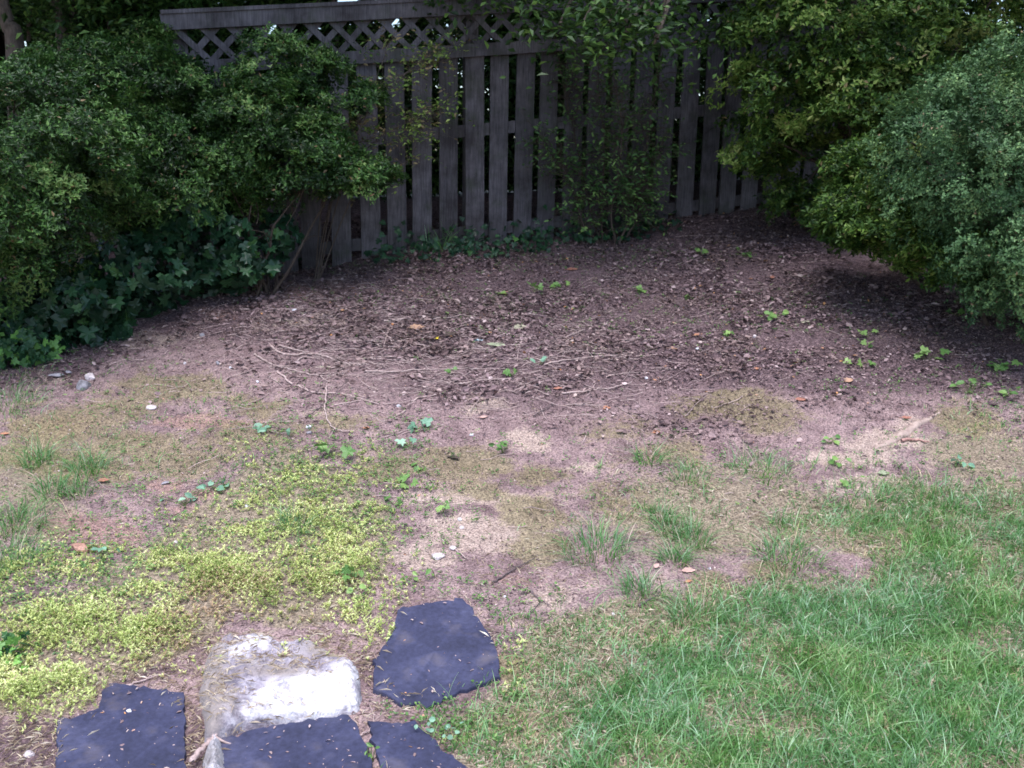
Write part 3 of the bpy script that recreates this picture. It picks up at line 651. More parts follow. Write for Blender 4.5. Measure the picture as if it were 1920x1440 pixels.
st = [stem(1128, 455, [(1110, 400), (1085, 300), (1060, 180), (1040, 60)], (.05, .1, .12, .1)),
      stem(1130, 457, [(1125, 380), (1130, 270), (1120, 150), (1130, 60)], (.03, .0, -.05, -.1)),
      stem(1160, 458, [(1180, 400), (1200, 320), (1215, 220), (1230, 120)], (.0, .0, .05, .1)),
      stem(1155, 458, [(1150, 400), (1165, 320), (1170, 230), (1160, 150)], (-.03, -.08, -.1, -.1)),
      stem(1170, 456, [(1195, 400), (1205, 340), (1245, 260)], (.0, .02, .1)),
      stem(1125, 457, [(1095, 420), (1070, 330), (1020, 260)], (0, -.05, -.05))]
sparse_plant('straggly_shrub', 'straggly thin-stemmed shrub with small dark leaves before the fence middle', 'shrub', st, foliage('dark_leaf', [(0, (.03, .085, .022)), (.6, (.09, .20, .05)), (1, (.26, .42, .12))], .5, .3), 3800, .038, 91, rr=.009, twig=.20, bark=SBARK)
def fstem(pts, offs):
    Y = fpt(fline(pts[0][0]), 0)[1] - offs[0]; b = PT(pts[0][0], pts[0][1], Y); b[2] = H(b[0], b[1]) - .01
    return [b] + [PT(x, y, fpt(fline(x), 0)[1] - o) for (x, y), o in zip(pts[1:], offs[1:])]
st = [fstem([(590, 480), (620, 330), (700, 200), (790, 110), (850, 80)], (.22, .25, .3, .3, .28)),
      fstem([(594, 480), (640, 350), (700, 270), (760, 240), (800, 215)], (.22, .3, .35, .35, .35)),
      fstem([(588, 480), (650, 260), (740, 150), (840, 110)], (.22, .3, .3, .3)),
      fstem([(592, 480), (640, 300), (690, 180), (730, 70)], (.22, .3, .3, .3)),
      fstem([(596, 480), (680, 330), (760, 300), (790, 230), (840, 190)], (.22, .3, .35, .35, .35))]
sparse_plant('sapling', 'slender yellow-green sapling sprays arching across the left pickets', 'sapling', st, AZY, 1900, .034, 92, rr=.005, twig=.19, rofs=.32)
# strap-leaved plant at the fence foot
b = at1(820, 470); n = 34; r = np.random.default_rng(93)
rt = empty('strap_leaf_plant', tuple(b)); tag(rt, 'small clump of arching strap leaves at the fence foot', 'plant')
pos = b + np.c_[r.normal(0, .07, n), r.normal(0, .04, n), np.full(n, -.01)]; le = np.c_[r.normal(0, .7, n), r.normal(-.2, .3, n), np.zeros(n)]
g = Geo(); g.add(*blades(pos, r.uniform(.12, .24, n), .010, le, r.uniform(.1, .75, n), 6)); part('leaves', g.mesh('leaves', GRASS), rt)

# ------------------------------------------------------------------ trees
HOLES = [(652, 6, 24), (735, 8, 18), (735, 34, 15), (12, 92, 34), (40, 84, 14), (507, 53, 13), (598, 54, 7)]
def tree(label, base, trunks, lobes, n_cl, per_cl, leaf, seed, mat=TREE, cl_r=.32, group='trees behind and around the bed', name='tree', limbs=14):
    r = np.random.default_rng(seed); base = np.array(base, float); base[2] = H(base[0], base[1]) - .05
    rt = empty(name, tuple(base)); tag(rt, label, 'tree', group)
    for (P, r0) in trunks:
        g = Geo(); Q = spline(P, 26); g.add(*tube(Q, np.linspace(r0, r0 * .45, 26) * (1 + .06 * r.normal(size=26)), 12), .5)
        part('trunk', g.mesh('trunk', BARK, True), rt)
    g = Geo()
    top = np.array([np.asarray(P[-1]) for P, _ in trunks])
    for q in range(limbs):
        c, rr = lobes[q % len(lobes)][:2]; a = top[q % len(top)]; e = np.asarray(c) + unit(r.normal(size=3)) * np.asarray(rr) * .7
        g.add(*tube(spline([a, (a + e) / 2 + r.normal(0, .15, 3), e], 10), np.linspace(.045, .012, 10), 6), r.random())
    part('limbs', g.mesh('limbs', BARK, True), rt)
    cnt = np.array([l[2] if len(l) > 2 else n_cl / len(lobes) for l in lobes]).astype(int); pk = np.repeat(np.arange(len(lobes)), cnt); n_cl = len(pk)
    lobes = [l[:2] for l in lobes]
    C = np.array([lobes[q][0] for q in pk]) + unit(r.normal(size=(n_cl, 3))) * np.array([lobes[q][1] for q in pk]) * (r.random((n_cl, 1)) ** .4)
    pos = (C[:, None] + r.normal(0, cl_r * .5, (n_cl, per_cl, 3)) * np.array([1.2, 1.2, .7])).reshape(-1, 3); n = len(pos)
    nn = unit(np.array([0, 0, 1]) + r.normal(0, .55, (n, 3))); d = r.normal(size=(n, 3)); d -= nn * (d * nn).sum(1, keepdims=True)
    L = leaf * r.uniform(.6, 1.25, n); rn = np.clip(.5 + np.repeat(r.normal(0, .18, n_cl), per_cl) + r.normal(0, .14, n), 0, 1)
    hx, hy = project(pos); keep = np.ones(n, bool)
    for (x, y, rad) in HOLES: keep &= np.hypot(hx - x, (hy - y)) > rad + 3
    keep &= pos[:, 2] > H(pos[:, 0], pos[:, 1]) + .05
    g = Geo(); g.add(*leaves(pos[keep], d[keep], nn[keep], L[keep], L[keep] * .5, T_LEAF, rn[keep]))
    part('crown', g.mesh('crown', mat), rt); return rt
def up(x, y, z): return np.array([x, y, z], float)
def gp(x, y, dz=0): return np.array([x, y, float(H(x, y)) + dz])
# trunks seen at the upper left
tA = [gp(-3.62, 7.0, -.1), PT(30, 110, 7.0), PT(12, 40, 7.0), PT(-6, -60, 7.0), PT(-40, -350, 6.9)]
tree('leaning brown tree trunk at the top left photo corner', tA[0], [(tA, .07)], [(up(-4.0, 7.0, 4.6), (1.8, 1.8, 1.2)), (up(-4.6, 6.2, 3.4), (.9, 1.2, .6))], 170, 90, .075, 101)
b = gp(-3.25, 7.3, -.1)
tB = [[b, PT(118, 70, 7.3), PT(108, 20, 7.3), PT(85, -60, 7.2), PT(30, -300, 7.2)], [b + [.1, 0, 0], PT(138, 80, 7.35), PT(142, 20, 7.35), PT(150, -60, 7.3), PT(190, -330, 7.2)], [b + [.14, .05, 0], PT(136, 90, 7.4), PT(160, 15, 7.4), PT(185, -50, 7.4), PT(330, -300, 7.2)]]
tree('tree with three close trunks rising behind the left azaleas', b, [(tB[0], .055), (tB[1], .045), (tB[2], .035)], [(up(-2.6, 6.9, 4.5), (1.9, 1.9, 1.0)), (PT(230, 30, 7.6), (.5, .4, .35)), (up(-2.0, 5.8, 4.3), (1.4, 1.2, .7))], 260, 90, .07, 102)
back = [(-5.2, 10.2, 'dense dark tree behind the left trunks', 111), (-2.2, 10.6, 'broad dark tree behind the left half of the fence', 112), (.7, 11.0, 'spreading dark tree behind the middle of the fence', 113), (3.4, 10.8, 'leafy dark tree behind the right end of the fence', 114), (6.2, 9.4, 'tall dark tree beyond the yellow-green azalea', 115)]
for (x, y, lb, sd_) in back:
    b = gp(x, y, -.1); T_ = [b, b + [.1, 0, 1.2], b + [-.05, -.2, 2.6], b + [.1, -.4, 4.2]]
    tree(lb, b, [(T_, .13)], [(up(x, y - 1.0, 2.0), (1.7, .45, 1.1), 420), (up(x, y - 1.2, 1.45), (1.8, .35, .40), 260), (up(x, y - .4, 3.0), (1.9, .7, .9), 300), (up(x, y - .6, 4.6), (2.1, 2.2, 1.5), 260), (up(x + .3, y - 3.6, 5.2), (1.9, 1.8, .7), 430), (up(x, y - 2.2, 4.3), (1.7, .9, .5), 620)], 420, 90, .085, sd_)
# tree overhanging from the right, its low branch hangs into the picture
b = gp(2.9, 8.6, -.1)
tree('tree leaning over the fence with a leafy branch hanging into view', b, [([b, b + [-.1, -.2, 1.4], b + [-.5, -.8, 2.8], b + [-1.2, -1.6, 4.2]], .09)],
     [(up(.9, 6.4, 4.7), (1.8, 1.5, .8), 200), (PT(1060, -60, 6.3), (.45, .35, .18), 24), (PT(1190, 45, 6.0), (.22, .2, .10), 6), (PT(1070, 45, 6.0), (.12, .12, .08), 5), (PT(1240, 80, 6.0), (.10, .1, .04), 2), (PT(1150, 60, 6.0), (.2, .1, .06), 3), (PT(860, -40, 7.0), (.5, .3, .12), 14), (up(2.9, 5.9, 4.6), (1.7, 1.4, .8), 110)], 330, 80, .06, 121)

# ------------------------------------------------------------------ ground cover (stuff)
ROCKV = []
for o_ in col.objects:
    if o_.name.startswith('quartz_rock'):
        a_ = np.empty(len(o_.data.vertices) * 3, np.float32); o_.data.vertices.foreach_get('co', a_); ROCKV = a_.reshape(-1, 3) + np.array(o_.location)
def on_rock(P):
    """top height of the quartz rock at P"""
    d = (P[:, None, 0] - ROCKV[None, :, 0]) ** 2 + (P[:, None, 1] - ROCKV[None, :, 1]) ** 2
    return ROCKV[np.argmin(d, 1), 2]
def cand(dens, seed, box_, warp=1.0):
    """random points on the ground, dens per square metre"""
    x0, x1, y0, y1 = box_; n = int(dens * (x1 - x0) * (y1 - y0))
    r = np.random.default_rng(seed); y = r.uniform(y0, y1, n); x = r.uniform(x0, x1, n)
    k = np.abs(x) < .60 * y + 1.1; x, y = x[k], y[k]; z = H(x, y); P = np.stack([x, y, z], -1); px, py = project(P)
    return r, P, px + warp * 24 * fbm(x * 6, y * 6, 77, 3), py + warp * 18 * fbm(x * 6, y * 6, 79, 3), px, py
def keepby(r, dens): return r.random(len(dens)) < dens
def horiz(a): return np.stack([np.cos(a), np.sin(a), 0 * a], -1)
UPV = np.array([0, 0, 1.])
ROCKP = STONES_PX['ROCK']
# lawn
r, P, px, py, ux, uy = cand(34000, 201, (-3.6, 4.4, 1.45, 5.4))
d = np.maximum(soft(px, py, P_DENSE, 34) * .95, soft(px, py, P_LAWN, 34) * .62)
patch = fbm(P[:, 0] * 5, P[:, 1] * 5, 91, 4)
d = d * np.clip(.82 + 1.4 * patch, .30, 1)
d = np.maximum(d, np.clip(.5 + 2 * patch, .1, 1.3) * blobs(px, py, [(20, 740, 90, 50, .22), (10, 980, 60, 40, .5), (30, 1040, 60, 40, .4), (110, 880, 90, 60, .12), (1380, 900, 180, 40, .12), (1250, 960, 160, 60, .13), (1880, 800, 90, 70, .12), (2250, 830, 300, 70, .25), (1420, 870, 90, 25, .18), (930, 1390, 130, 70, .55), (1000, 1290, 120, 60, .45), (1010, 1180, 90, 45, .32), (40, 830, 60, 40, .1), (1480, 1030, 70, 30, .3), (1650, 860, 180, 40, .06), (200, 860, 160, 80, .07), (300, 760, 160, 40, .04)]))
k = keepby(r, d) & ~stone_mask(ux, uy, 1); P, px, py = P[k], px[k], py[k]; n = len(P)
dense = soft(px, py, P_DENSE, 60)
h = r.uniform(.014, .055, n) * (.7 + .5 * dense); a = r.normal(.9, 1.6, n); le = r.uniform(.15, 2.0, n)[:, None] * horiz(a)
cl = fbm(P[:, 0] * 14, P[:, 1] * 14, 95, 2); base_r = np.clip(.36 + .45 * cl + r.normal(0, .2, n), 0, .76)
straw = r.random(n) < (.16 + .30 * (1 - dense) + .25 * np.clip(fbm(P[:, 0] * 8, P[:, 1] * 8, 97, 2), 0, 1)); rn = np.where(straw, r.uniform(.8, 1, n), base_r); h = np.where(straw, h * .6, h)
g = Geo(); g.add(*blades(P, h, r.uniform(.0022, .0042, n), le, rn))
k = r.random(n) < .02; m_ = int(k.sum()); a = r.uniform(0, 6.28, m_)
g.add(*blades(P[k], r.uniform(.06, .10, m_), .0048, r.uniform(.4, 1.5, m_)[:, None] * horiz(a), r.uniform(.5, .78, m_), 6))
tag(link('lawn_grass', g.mesh('lawn_grass', GRASS)), 'short blue-green lawn grass mixed with straw at the lower right', 'grass', kind='stuff')
# thatch: dead blades lying on the ground
r, P, px, py, ux, uy = cand(11000, 205, (-2.8, 4.2, 1.5, 4.4))
d = np.maximum(soft(px, py, P_LAWN, 30) * .65, blobs(px, py, [(330, 1200, 130, 70, .9), (270, 1280, 100, 40, .9), (370, 1380, 60, 90, 1), (40, 1400, 100, 70, 1), (680, 1230, 50, 50, .8), (1350, 960, 280, 70, .2), (700, 1330, 60, 30, .8), (520, 1255, 110, 25, 1), (620, 1215, 60, 30, 1), (430, 1300, 30, 60, .8), (470, 1200, 80, 14, .8), (540, 1190, 120, 16, 1.6), (640, 1240, 40, 18, 1.2), (400, 1290, 20, 80, 1.2), (520, 1350, 120, 8, .6), (420, 1140, 80, 30, .8), (650, 1120, 110, 40, .6), (1000, 1090, 150, 60, .2), (240, 940, 200, 100, .06)]))
inr = poly_sd(ux, uy, ROCKP) > 0; ins = stone_mask(ux, uy, 0) & ~inr
edge = poly_sd(ux, uy, STONES_PX['S1']); edge = np.maximum(edge, np.maximum(poly_sd(ux, uy, STONES_PX['S2']), np.maximum(poly_sd(ux, uy, STONES_PX['S3']), poly_sd(ux, uy, STONES_PX['S4']))))
k = (keepby(r, d) & (~ins | (r.random(len(ux)) < .05))) | ((edge > -6) & (edge < 9) & (r.random(len(ux)) < .5 * np.clip(.4 + 2.5 * fbm(P[:, 0] * 9, P[:, 1] * 9, 33, 2), 0, 1))); P, inr, ins = P[k], inr[k], ins[k]; n = len(P)
P[:, 2] += .004 + .018 * ins; P[inr, 2] = on_rock(P[inr]) + .006
a = r.uniform(0, 6.28, n); dd = horiz(a); dd[:, 2] = r.normal(.12, .2, n)
g = Geo(); g.add(*leaves(P, dd, UPV + r.normal(0, .3, (n, 3)), r.uniform(.008, .040, n), r.uniform(.0012, .0028, n), T_LEAF, r.random(n)))
tag(link('dry_clippings', g.mesh('dry_clippings', STRAW)), 'dry straw clippings scattered between stones and in the lawn', 'dry grass', kind='stuff')
# yellow-green creeping ground cover
r, P, px, py, ux, uy = cand(21000, 211, (-2.0, .3, 1.9, 4.4))
CORE = [(440, 1085, 150, 50, 1), (600, 1050, 110, 55, .9), (230, 1190, 150, 65, 1), (130, 1280, 100, 50, 1), (560, 975, 110, 50, .42), (560, 890, 90, 40, .2), (690, 1010, 60, 50, .4), (20, 1290, 80, 60, .9), (660, 1150, 60, 40, .6), (330, 1150, 120, 60, .8), (560, 1130, 120, 30, .5), (60, 1350, 70, 30, .4), (330, 1215, 60, 30, .5), (500, 1165, 80, 16, .5), (690, 1175, 40, 40, .6), (740, 1120, 40, 20, .5), (100, 1160, 120, 50, .5), (60, 1100, 90, 50, .4)]
wx = 70 * fbm(P[:, 0] * 4, P[:, 1] * 4, 71, 4); core = blobs(px + wx, py + .5 * wx, CORE); d = np.maximum(soft(px + wx, py, P_SEDUM, 70), soft(px, py, P_SEDUM2, 20) * .5)
lump = fbm(P[:, 0] * 8, P[:, 1] * 8, 98, 3)
d = d * np.clip(.14 + core, 0, 1) ** 1.3 * np.clip(.80 + 1.8 * lump, .12, 1)
d = np.maximum(d, np.clip(.5 + 2 * lump, .05, 1.4) * blobs(px, py, [(620, 850, 60, 40, .13), (470, 880, 70, 40, .13), (360, 960, 60, 30, .15), (700, 900, 60, 40, .16), (640, 940, 70, 50, .3), (40, 1090, 120, 60, .4), (250, 1060, 120, 50, .25), (170, 1110, 120, 40, .3), (520, 1240, 40, 20, .2), (620, 1215, 40, 25, .5), (950, 1260, 25, 40, .5), (745, 1190, 25, 40, .4)]))
inr = poly_sd(ux, uy, ROCKP) > 0
k = keepby(r, d) & (~stone_mask(ux, uy, -3) | inr); P, core, lump, inr = P[k], core[k], lump[k], inr[k]; n = len(P); ux, uy = ux[k], uy[k]
P[inr, 2] = on_rock(P[inr])
hh = (.010 + .05 * core * r.uniform(.3, 1, n) * np.clip(.7 + 1.2 * lump, .2, 1.3)); per = 8
top = P + np.c_[r.normal(0, .008, n), r.normal(0, .008, n), hh]
tr = np.repeat(top, per, 0); m_ = n * per; fr = r.random((m_, 1)) ** .6; pos = np.repeat(P, per, 0) * (1 - fr) + tr * fr
a = r.uniform(0, 6.28, m_); dd = horiz(a); dd[:, 2] = r.uniform(.2, 1.4, m_)
tone = fbm(P[:, 0] * 9, P[:, 1] * 9, 99, 3); rn = np.clip(np.repeat(.42 + .4 * tone, per) + r.normal(0, .17, m_), 0, .8)
dry = np.repeat(blobs(ux, uy, [(395, 1150, 60, 45, .85), (330, 1215, 55, 30, .6), (470, 1100, 60, 22, .4), (290, 1250, 50, 20, .6), (560, 1160, 60, 14, .4), (640, 1090, 60, 20, .25)]), per) + .08
rn = np.where(r.random(m_) < dry, r.uniform(.86, 1, m_), rn)
g = Geo(); g.add(*leaves(pos, dd, np.stack([-dd[:, 0], -dd[:, 1], np.full(m_, 1.)], -1) + r.normal(0, .3, (m_, 3)), r.uniform(.006, .015, m_), r.uniform(.003, .006, m_), T_LEAF, rn))
tag(link('yellow_ground_cover', g.mesh('yellow_ground_cover', SEDUM)), 'yellow-green creeping ground cover on the bank behind the stones', 'ground cover', kind='stuff')
# leaf litter and mulch crumbs on the bed
r, P, px, py, ux, uy = cand(16000, 221, (-4.0, 4.2, 3.2, 7.9))
lit = np.maximum(blobs(px, py, DUFFB), soft(px, py, P_BED, 60)); lit = np.where(uy < 470, 1, lit); d = lit * .75 * np.clip(.6 + 1.3 * fbm(P[:, 0] * 4, P[:, 1] * 4, 61, 3), .1, 1)
k = keepby(r, d); P, lit = P[k], lit[k]; n = len(P)
a = r.uniform(0, 6.28, n); L = .006 + .024 * r.random(n) ** 3.2; dd = horiz(a); dd[:, 2] = r.normal(.05, .3, n)
P[:, 2] += .003 + r.random(n) * .010
g = Geo(); g.add(*leaves(P, dd, UPV + r.normal(0, .45, (n, 3)), L, L * r.uniform(.3, .8, n), T_CHIP, np.clip(r.beta(1.8, 2.6, n) + (r.random(n) < .02) * .5, 0, 1)))
r, P, px, py, ux, uy = cand(38000, 222, (-3.2, 3.2, 2.3, 6.0))
d = .22 + .3 * blobs(px, py, DUFFB); d *= (1 - .8 * soft(px, py, P_LAWN, 40)) * (1 - .75 * blobs(px, py, SAND)); d *= np.clip(.55 + 1.5 * fbm(P[:, 0] * 6, P[:, 1] * 6, 62, 4), .05, 1)
k = keepby(r, d) & ~stone_mask(ux, uy, -2); P = P[k]; n = len(P); a = r.uniform(0, 6.28, n); L = .003 + .011 * r.random(n) ** 2; P[:, 2] += .002
dd = horiz(a); dd[:, 2] = r.normal(.1, .4, n)
g.add(*leaves(P, dd, UPV + r.normal(0, .5, (n, 3)), L, L * r.uniform(.15, .7, n), T_CHIP, np.clip(r.beta(1.2, 1.5, n), 0, .95)))
r, P, px, py, ux, uy = cand(2600, 223, (-3.4, 3.6, 3.0, 7.6))
dr = np.clip(fbm(P[:, 0] * 3, P[:, 1] * 3, 66, 3) * 2.2, 0, 1); d = np.maximum(blobs(px, py, DUFFB), soft(px, py, P_BED, 60) * .8) * dr; P = P[keepby(r, d)]; n = len(P); a = r.uniform(0, 6.28, n)
dd = horiz(a); dd[:, 2] = r.normal(.1, .35, n); L = r.uniform(.02, .05, n); P[:, 2] += .004 + .012 * r.random(n)
g.add(*leaves(P, dd, UPV + r.normal(0, .5, (n, 3)), L, L * r.uniform(.35, .7, n), T_LEAF6, np.clip(r.beta(2, 3, n), 0, .93)))
tag(link('leaf_litter', g.mesh('leaf_litter', LITTER)), 'brown leaf litter and crumbs covering the bare sloping bed', 'leaf litter', kind='stuff')
# crumbs lying on the slabs
g = Geo(); r = np.random.default_rng(225)
for key, lift in (('S1', .015), ('S2', .017), ('S3', .019), ('S4', .013)):
    q = np.array(STONES_PX[key]); m_ = 150; ux = r.uniform(q[:, 0].min(), q[:, 0].max(), m_); uy = r.uniform(q[:, 1].min(), min(1450, q[:, 1].max()), m_)
    k = (poly_sd(ux, uy, q) > 4) & (r.random(m_) < .55); P = at(ux[k], uy[k], lift + .003); n = len(P); a = r.uniform(0, 6.28, n); L = .004 + .014 * r.random(n) ** 3
    g.add(*leaves(P, horiz(a), UPV + r.normal(0, .2, (n, 3)), L, L * r.uniform(.2, .5, n), T_CHIP, np.clip(r.normal(.75, .15, n), 0, 1)))
tag(link('stone_crumbs', g.mesh('stone_crumbs', LITTER)), 'tan crumbs and needle bits lying on the dark slate slabs', 'crumbs', kind='stuff')
# fine twigs and needles
r, P, px, py, ux, uy = cand(700, 231, (-3.2, 3.4, 3.0, 7.4))
d = blobs(px, py, [(850, 670, 380, 90, .8), (700, 620, 250, 80, .7), (1150, 680, 250, 80, .22), (1300, 560, 400, 90, .12), (1000, 900, 500, 90, .06)]); P = P[keepby(r, d)]; g = Geo()
for p in P:
    a = r.normal(0, .55); L = .03 + .18 * r.random() ** 2.2; m_ = 5; t_ = np.linspace(-.5, .5, m_) * L; cv = r.normal(0, .6)
    q = np.stack([p[0] + t_ * math.cos(a) - cv * t_ ** 2 * math.sin(a), p[1] + t_ * math.sin(a) + cv * t_ ** 2 * math.cos(a)], -1)
    g.add(*tube(np.c_[q, H(q[:, 0], q[:, 1]) + .005 + .008 * r.random()], r.uniform(.0008, .002), 4), r.random())
tag(link('twig_litter', g.mesh('twig_litter', TWIG)), 'fine broken twigs and stalks scattered over the bed', 'twigs', kind='stuff')
# tiny green weeds among the dirt
r, P, px, py, ux, uy = cand(3000, 241, (-3.4, 3.6, 1.9, 7.0))
d = blobs(px, py, [(560, 870, 200, 90, .6), (700, 920, 160, 110, .6), (640, 1000, 140, 60, .5), (300, 980, 150, 40, .4), (900, 850, 300, 60, .10), (1300, 900, 300, 60, .22), (1750, 900, 220, 70, .25), (900, 1120, 160, 50, .35), (850, 1375, 80, 50, 1.6), (150, 1070, 170, 70, .8), (60, 1130, 120, 60, .8), (300, 900, 220, 90, .3), (350, 1040, 200, 60, .4), (60, 960, 100, 50, .3), (250, 780, 200, 60, .15), (620, 960, 120, 60, .4), (1300, 600, 500, 60, .10), (700, 500, 250, 20, .15), (860, 560, 300, 25, .10), (1050, 480, 300, 30, .15), (1750, 720, 200, 30, .2), (1880, 760, 90, 40, .4), (950, 1260, 50, 60, .5), (200, 690, 150, 40, .12), (1400, 1300, 500, 150, .05)])
k = keepby(r, d) & ~stone_mask(ux, uy, 0); P = P[k]; n = len(P); per = 5
pos = np.repeat(P, per, 0) + r.normal(0, .008, (n * per, 3)) * [1, 1, 0]; pos[:, 2] += r.uniform(.003, .02, n * per); a = r.uniform(0, 6.28, n * per)
L = np.repeat(r.uniform(.006, .014, n), per); dd = horiz(a); dd[:, 2] = r.normal(.3, .3, n * per)
g = Geo(); g.add(*leaves(pos, dd, np.array([0, -.1, 1.]) + r.normal(0, .35, (n * per, 3)), L, L * .6, T_LEAF6, np.clip(np.repeat(r.beta(2, 2, n), per) + r.normal(0, .1, n * per), 0, 1)))
tag(link('small_weeds', g.mesh('small_weeds', WEED)), 'tiny green weeds dotted over dirt and lawn edge', 'weeds', kind='stuff')

# ------------------------------------------------------------------ single fallen leaves
_lm = {}
def leafmat(c):
    if c not in _lm:
        d_ = tuple(x * .6 for x in c); _lm[c] = solid('fallen_leaf_skin', d_, c, 40, .7, .3, .3)
    return _lm[c]
def fallen_leaf(px, py, wpx, c, label, curl=.3, rot=0.0, asp=.6, cat='leaf', name='fallen_leaf', tilt=.25, seed=None):
    p = at1(px, py); L = wpx / F * np.linalg.norm(p - CAM); r = np.random.default_rng(int(px * 7 + py))
    nu, nv = 11, 7; u = np.linspace(0, 1, nu); v = np.linspace(-1, 1, nv)
    wv = asp * .5 * np.sin(np.pi * np.clip(u, .02, .985) ** .8) ** .75 * (1 + .16 * np.sin(u * 19 + r.uniform(0, 6)))
    U, Vv = np.meshgrid(u, v, indexing='ij'); wj = wv[:, None] * Vv
    z = curl * (.55 * wj ** 2 / .1 * .3 + .25 * (U - .5) ** 2) + .05 * fbm(U * 3 + px, Vv * 1.5 + py, 3, 2) * (1 + curl)
    q = np.stack([(U - .5), wj, z], -1).reshape(-1, 3) * L
    cr, sr = math.cos(rot), math.sin(rot); q = np.stack([q[:, 0] * cr - q[:, 1] * sr, q[:, 0] * sr + q[:, 1] * cr, q[:, 2]], -1)
    ct, st_ = math.cos(tilt), math.sin(tilt); q = np.stack([q[:, 0], q[:, 1] * ct - q[:, 2] * st_, q[:, 1] * st_ + q[:, 2] * ct], -1)
    q[:, 2] -= q[:, 2].min(); q[:, 2] += .004
    i = np.arange(nu - 1)[:, None] * nv + np.arange(nv - 1)[None]; i = i.ravel()
    g = Geo(); g.add(q, np.stack([i, i + 1, i + nv + 1, i + nv], -1), r.uniform(.4, .7))
    g.add(*tube(np.array([[-.5, 0, 0], [-.62, .03, .02], [-.78, .02, 0]]) @ np.array([[cr, sr, 0], [-sr, cr, 0], [0, 0, 1]]) * L + [0, 0, q[:, 2].mean() * .6], .0011, 4), .3)
    o = link(name, g.mesh(name, leafmat(c), True)); o.location = p
    return tag(o, label, cat, 'fallen leaves and scraps')
TAN, ORG, RED_, DRK, PAL, GRN, PNK, YEL, BLU, WHT = (.44, .27, .18), (.46, .21, .12), (.38, .17, .12), (.075, .055, .045), (.40, .38, .27), (.30, .34, .22), (.56, .36, .31), (.75, .58, .05), (.42, .55, .60), (.85, .85, .88)
for a in [
 (781, 616, 30, TAN, 'broad flat tan leaf on the dirt above the twig tangle', .1, .1, .75),
 (976, 617, 26, PAL, 'pale grey-green curled leaf standing on edge near the bed centre', .5, .5, .7, .7),
 (945, 624, 34, DRK, 'dark curled leaf touching the pale grey-green curled leaf', .5, -.2, .35),
 (845, 630, 26, DRK, 'crumpled dark leaf right of the small yellow petal', .8, .7, .6, .5),
 (896, 641, 20, BLU, 'bluish-white leaf scrap right of the crumpled dark leaf', .4, .2, .6),
 (930, 649, 34, GRN, 'flat pale green leaf lying beside the bluish-white scrap', .2, -.15, .4),
 (822, 636, 10, YEL, 'tiny yellow petal between the tan leaf and the crumpled dark leaf', .3, .3, .8),
 (1138, 768, 15, ORG, 'small curled orange leaf on the dirt right of centre', .9, .4, .8, .5),
 (687, 804, 12, ORG, 'small orange leaf scrap below the looping twig', .3, .1, .6),
 (949, 552, 18, ORG, 'rust-orange leaf tilted up below the fence posts', .4, 1.2, .6, .8),
 (1073, 507, 20, RED_, 'rust-red leaf on the dark litter before the straggly shrub', .3, .2, .6),
 (1503, 751, 22, RED_, 'reddish leaf on the dirt above the pale root', .2, .0, .55),
 (1591, 716, 20, TAN, 'tan curled leaf in the litter left of the bright ivy sprout', .5, .6, .7),
 (1231, 813, 14, ORG, 'rust-orange curled leaf at the upper edge of the sparse grass', .7, .3, .7, .5),
 (195, 903, 20, RED_, 'bright red-orange leaf on the mossy slope at the left', .4, .2, .55),
 (849, 859, 30, DRK, 'dark pointed leaf lying on the olive moss patch', .4, -.3, .4),
 (1291, 1072, 24, PNK, 'salmon-pink leaf scrap beside the lower grass tufts', .3, .1, .6),
 (1291, 1092, 14, ORG, 'small orange scrap just below the salmon-pink leaf', .4, .4, .5),
 (1231, 1064, 14, PNK, 'pink leaf scrap between two grass tufts', .4, 1.0, .7),
 (1300, 1277, 22, PNK, 'pinkish dry leaf sunk in the thin lawn', .3, .4, .6),
 (1504, 606, 28, PAL, 'pale bark-like leaf beside the bright green seedling on the right', .2, .2, .35),
 (1309, 630, 18, ORG, 'dull orange leaf low in the litter right of the bed centre', .3, .5, .6),
 (1657, 889, 20, GRN, 'pale green leaf at the upper edge of the thick lawn', .2, .1, .7),
 (1448, 522, 14, RED_, 'rust leaf in the dark litter before the right end of the fence', .5, 1.2, .6, .7),
 (907, 784, 16, PNK, 'small pink leaf scrap on pale soil below the bed centre', .2, .3, .5),
 (1046, 730, 16, RED_, 'small reddish leaf at the left end of a pale twig', .4, .2, .6),
 (1262, 655, 16, TAN, 'small tan leaf near the right twigs', .4, -.3, .6),
 (608, 690, 22, PAL, 'pale straw-coloured leaf strip among the left twigs', .1, .05, .25),
 (1420, 693, 14, ORG, 'small orange-brown leaf on litter above the olive moss at the right', .4, .2, .6),
 (1700, 785, 18, RED_, 'reddish leaf scrap near the top of the pale root', .3, .1, .5),
 (10, 815, 14, ORG, 'orange leaf scrap at the left photo edge', .4, .1, .5),
 (820, 1277, 10, TAN, 'tan leaf bit on the slab right of the white rock', .1, .8, .3),
]:
    fallen_leaf(*a)
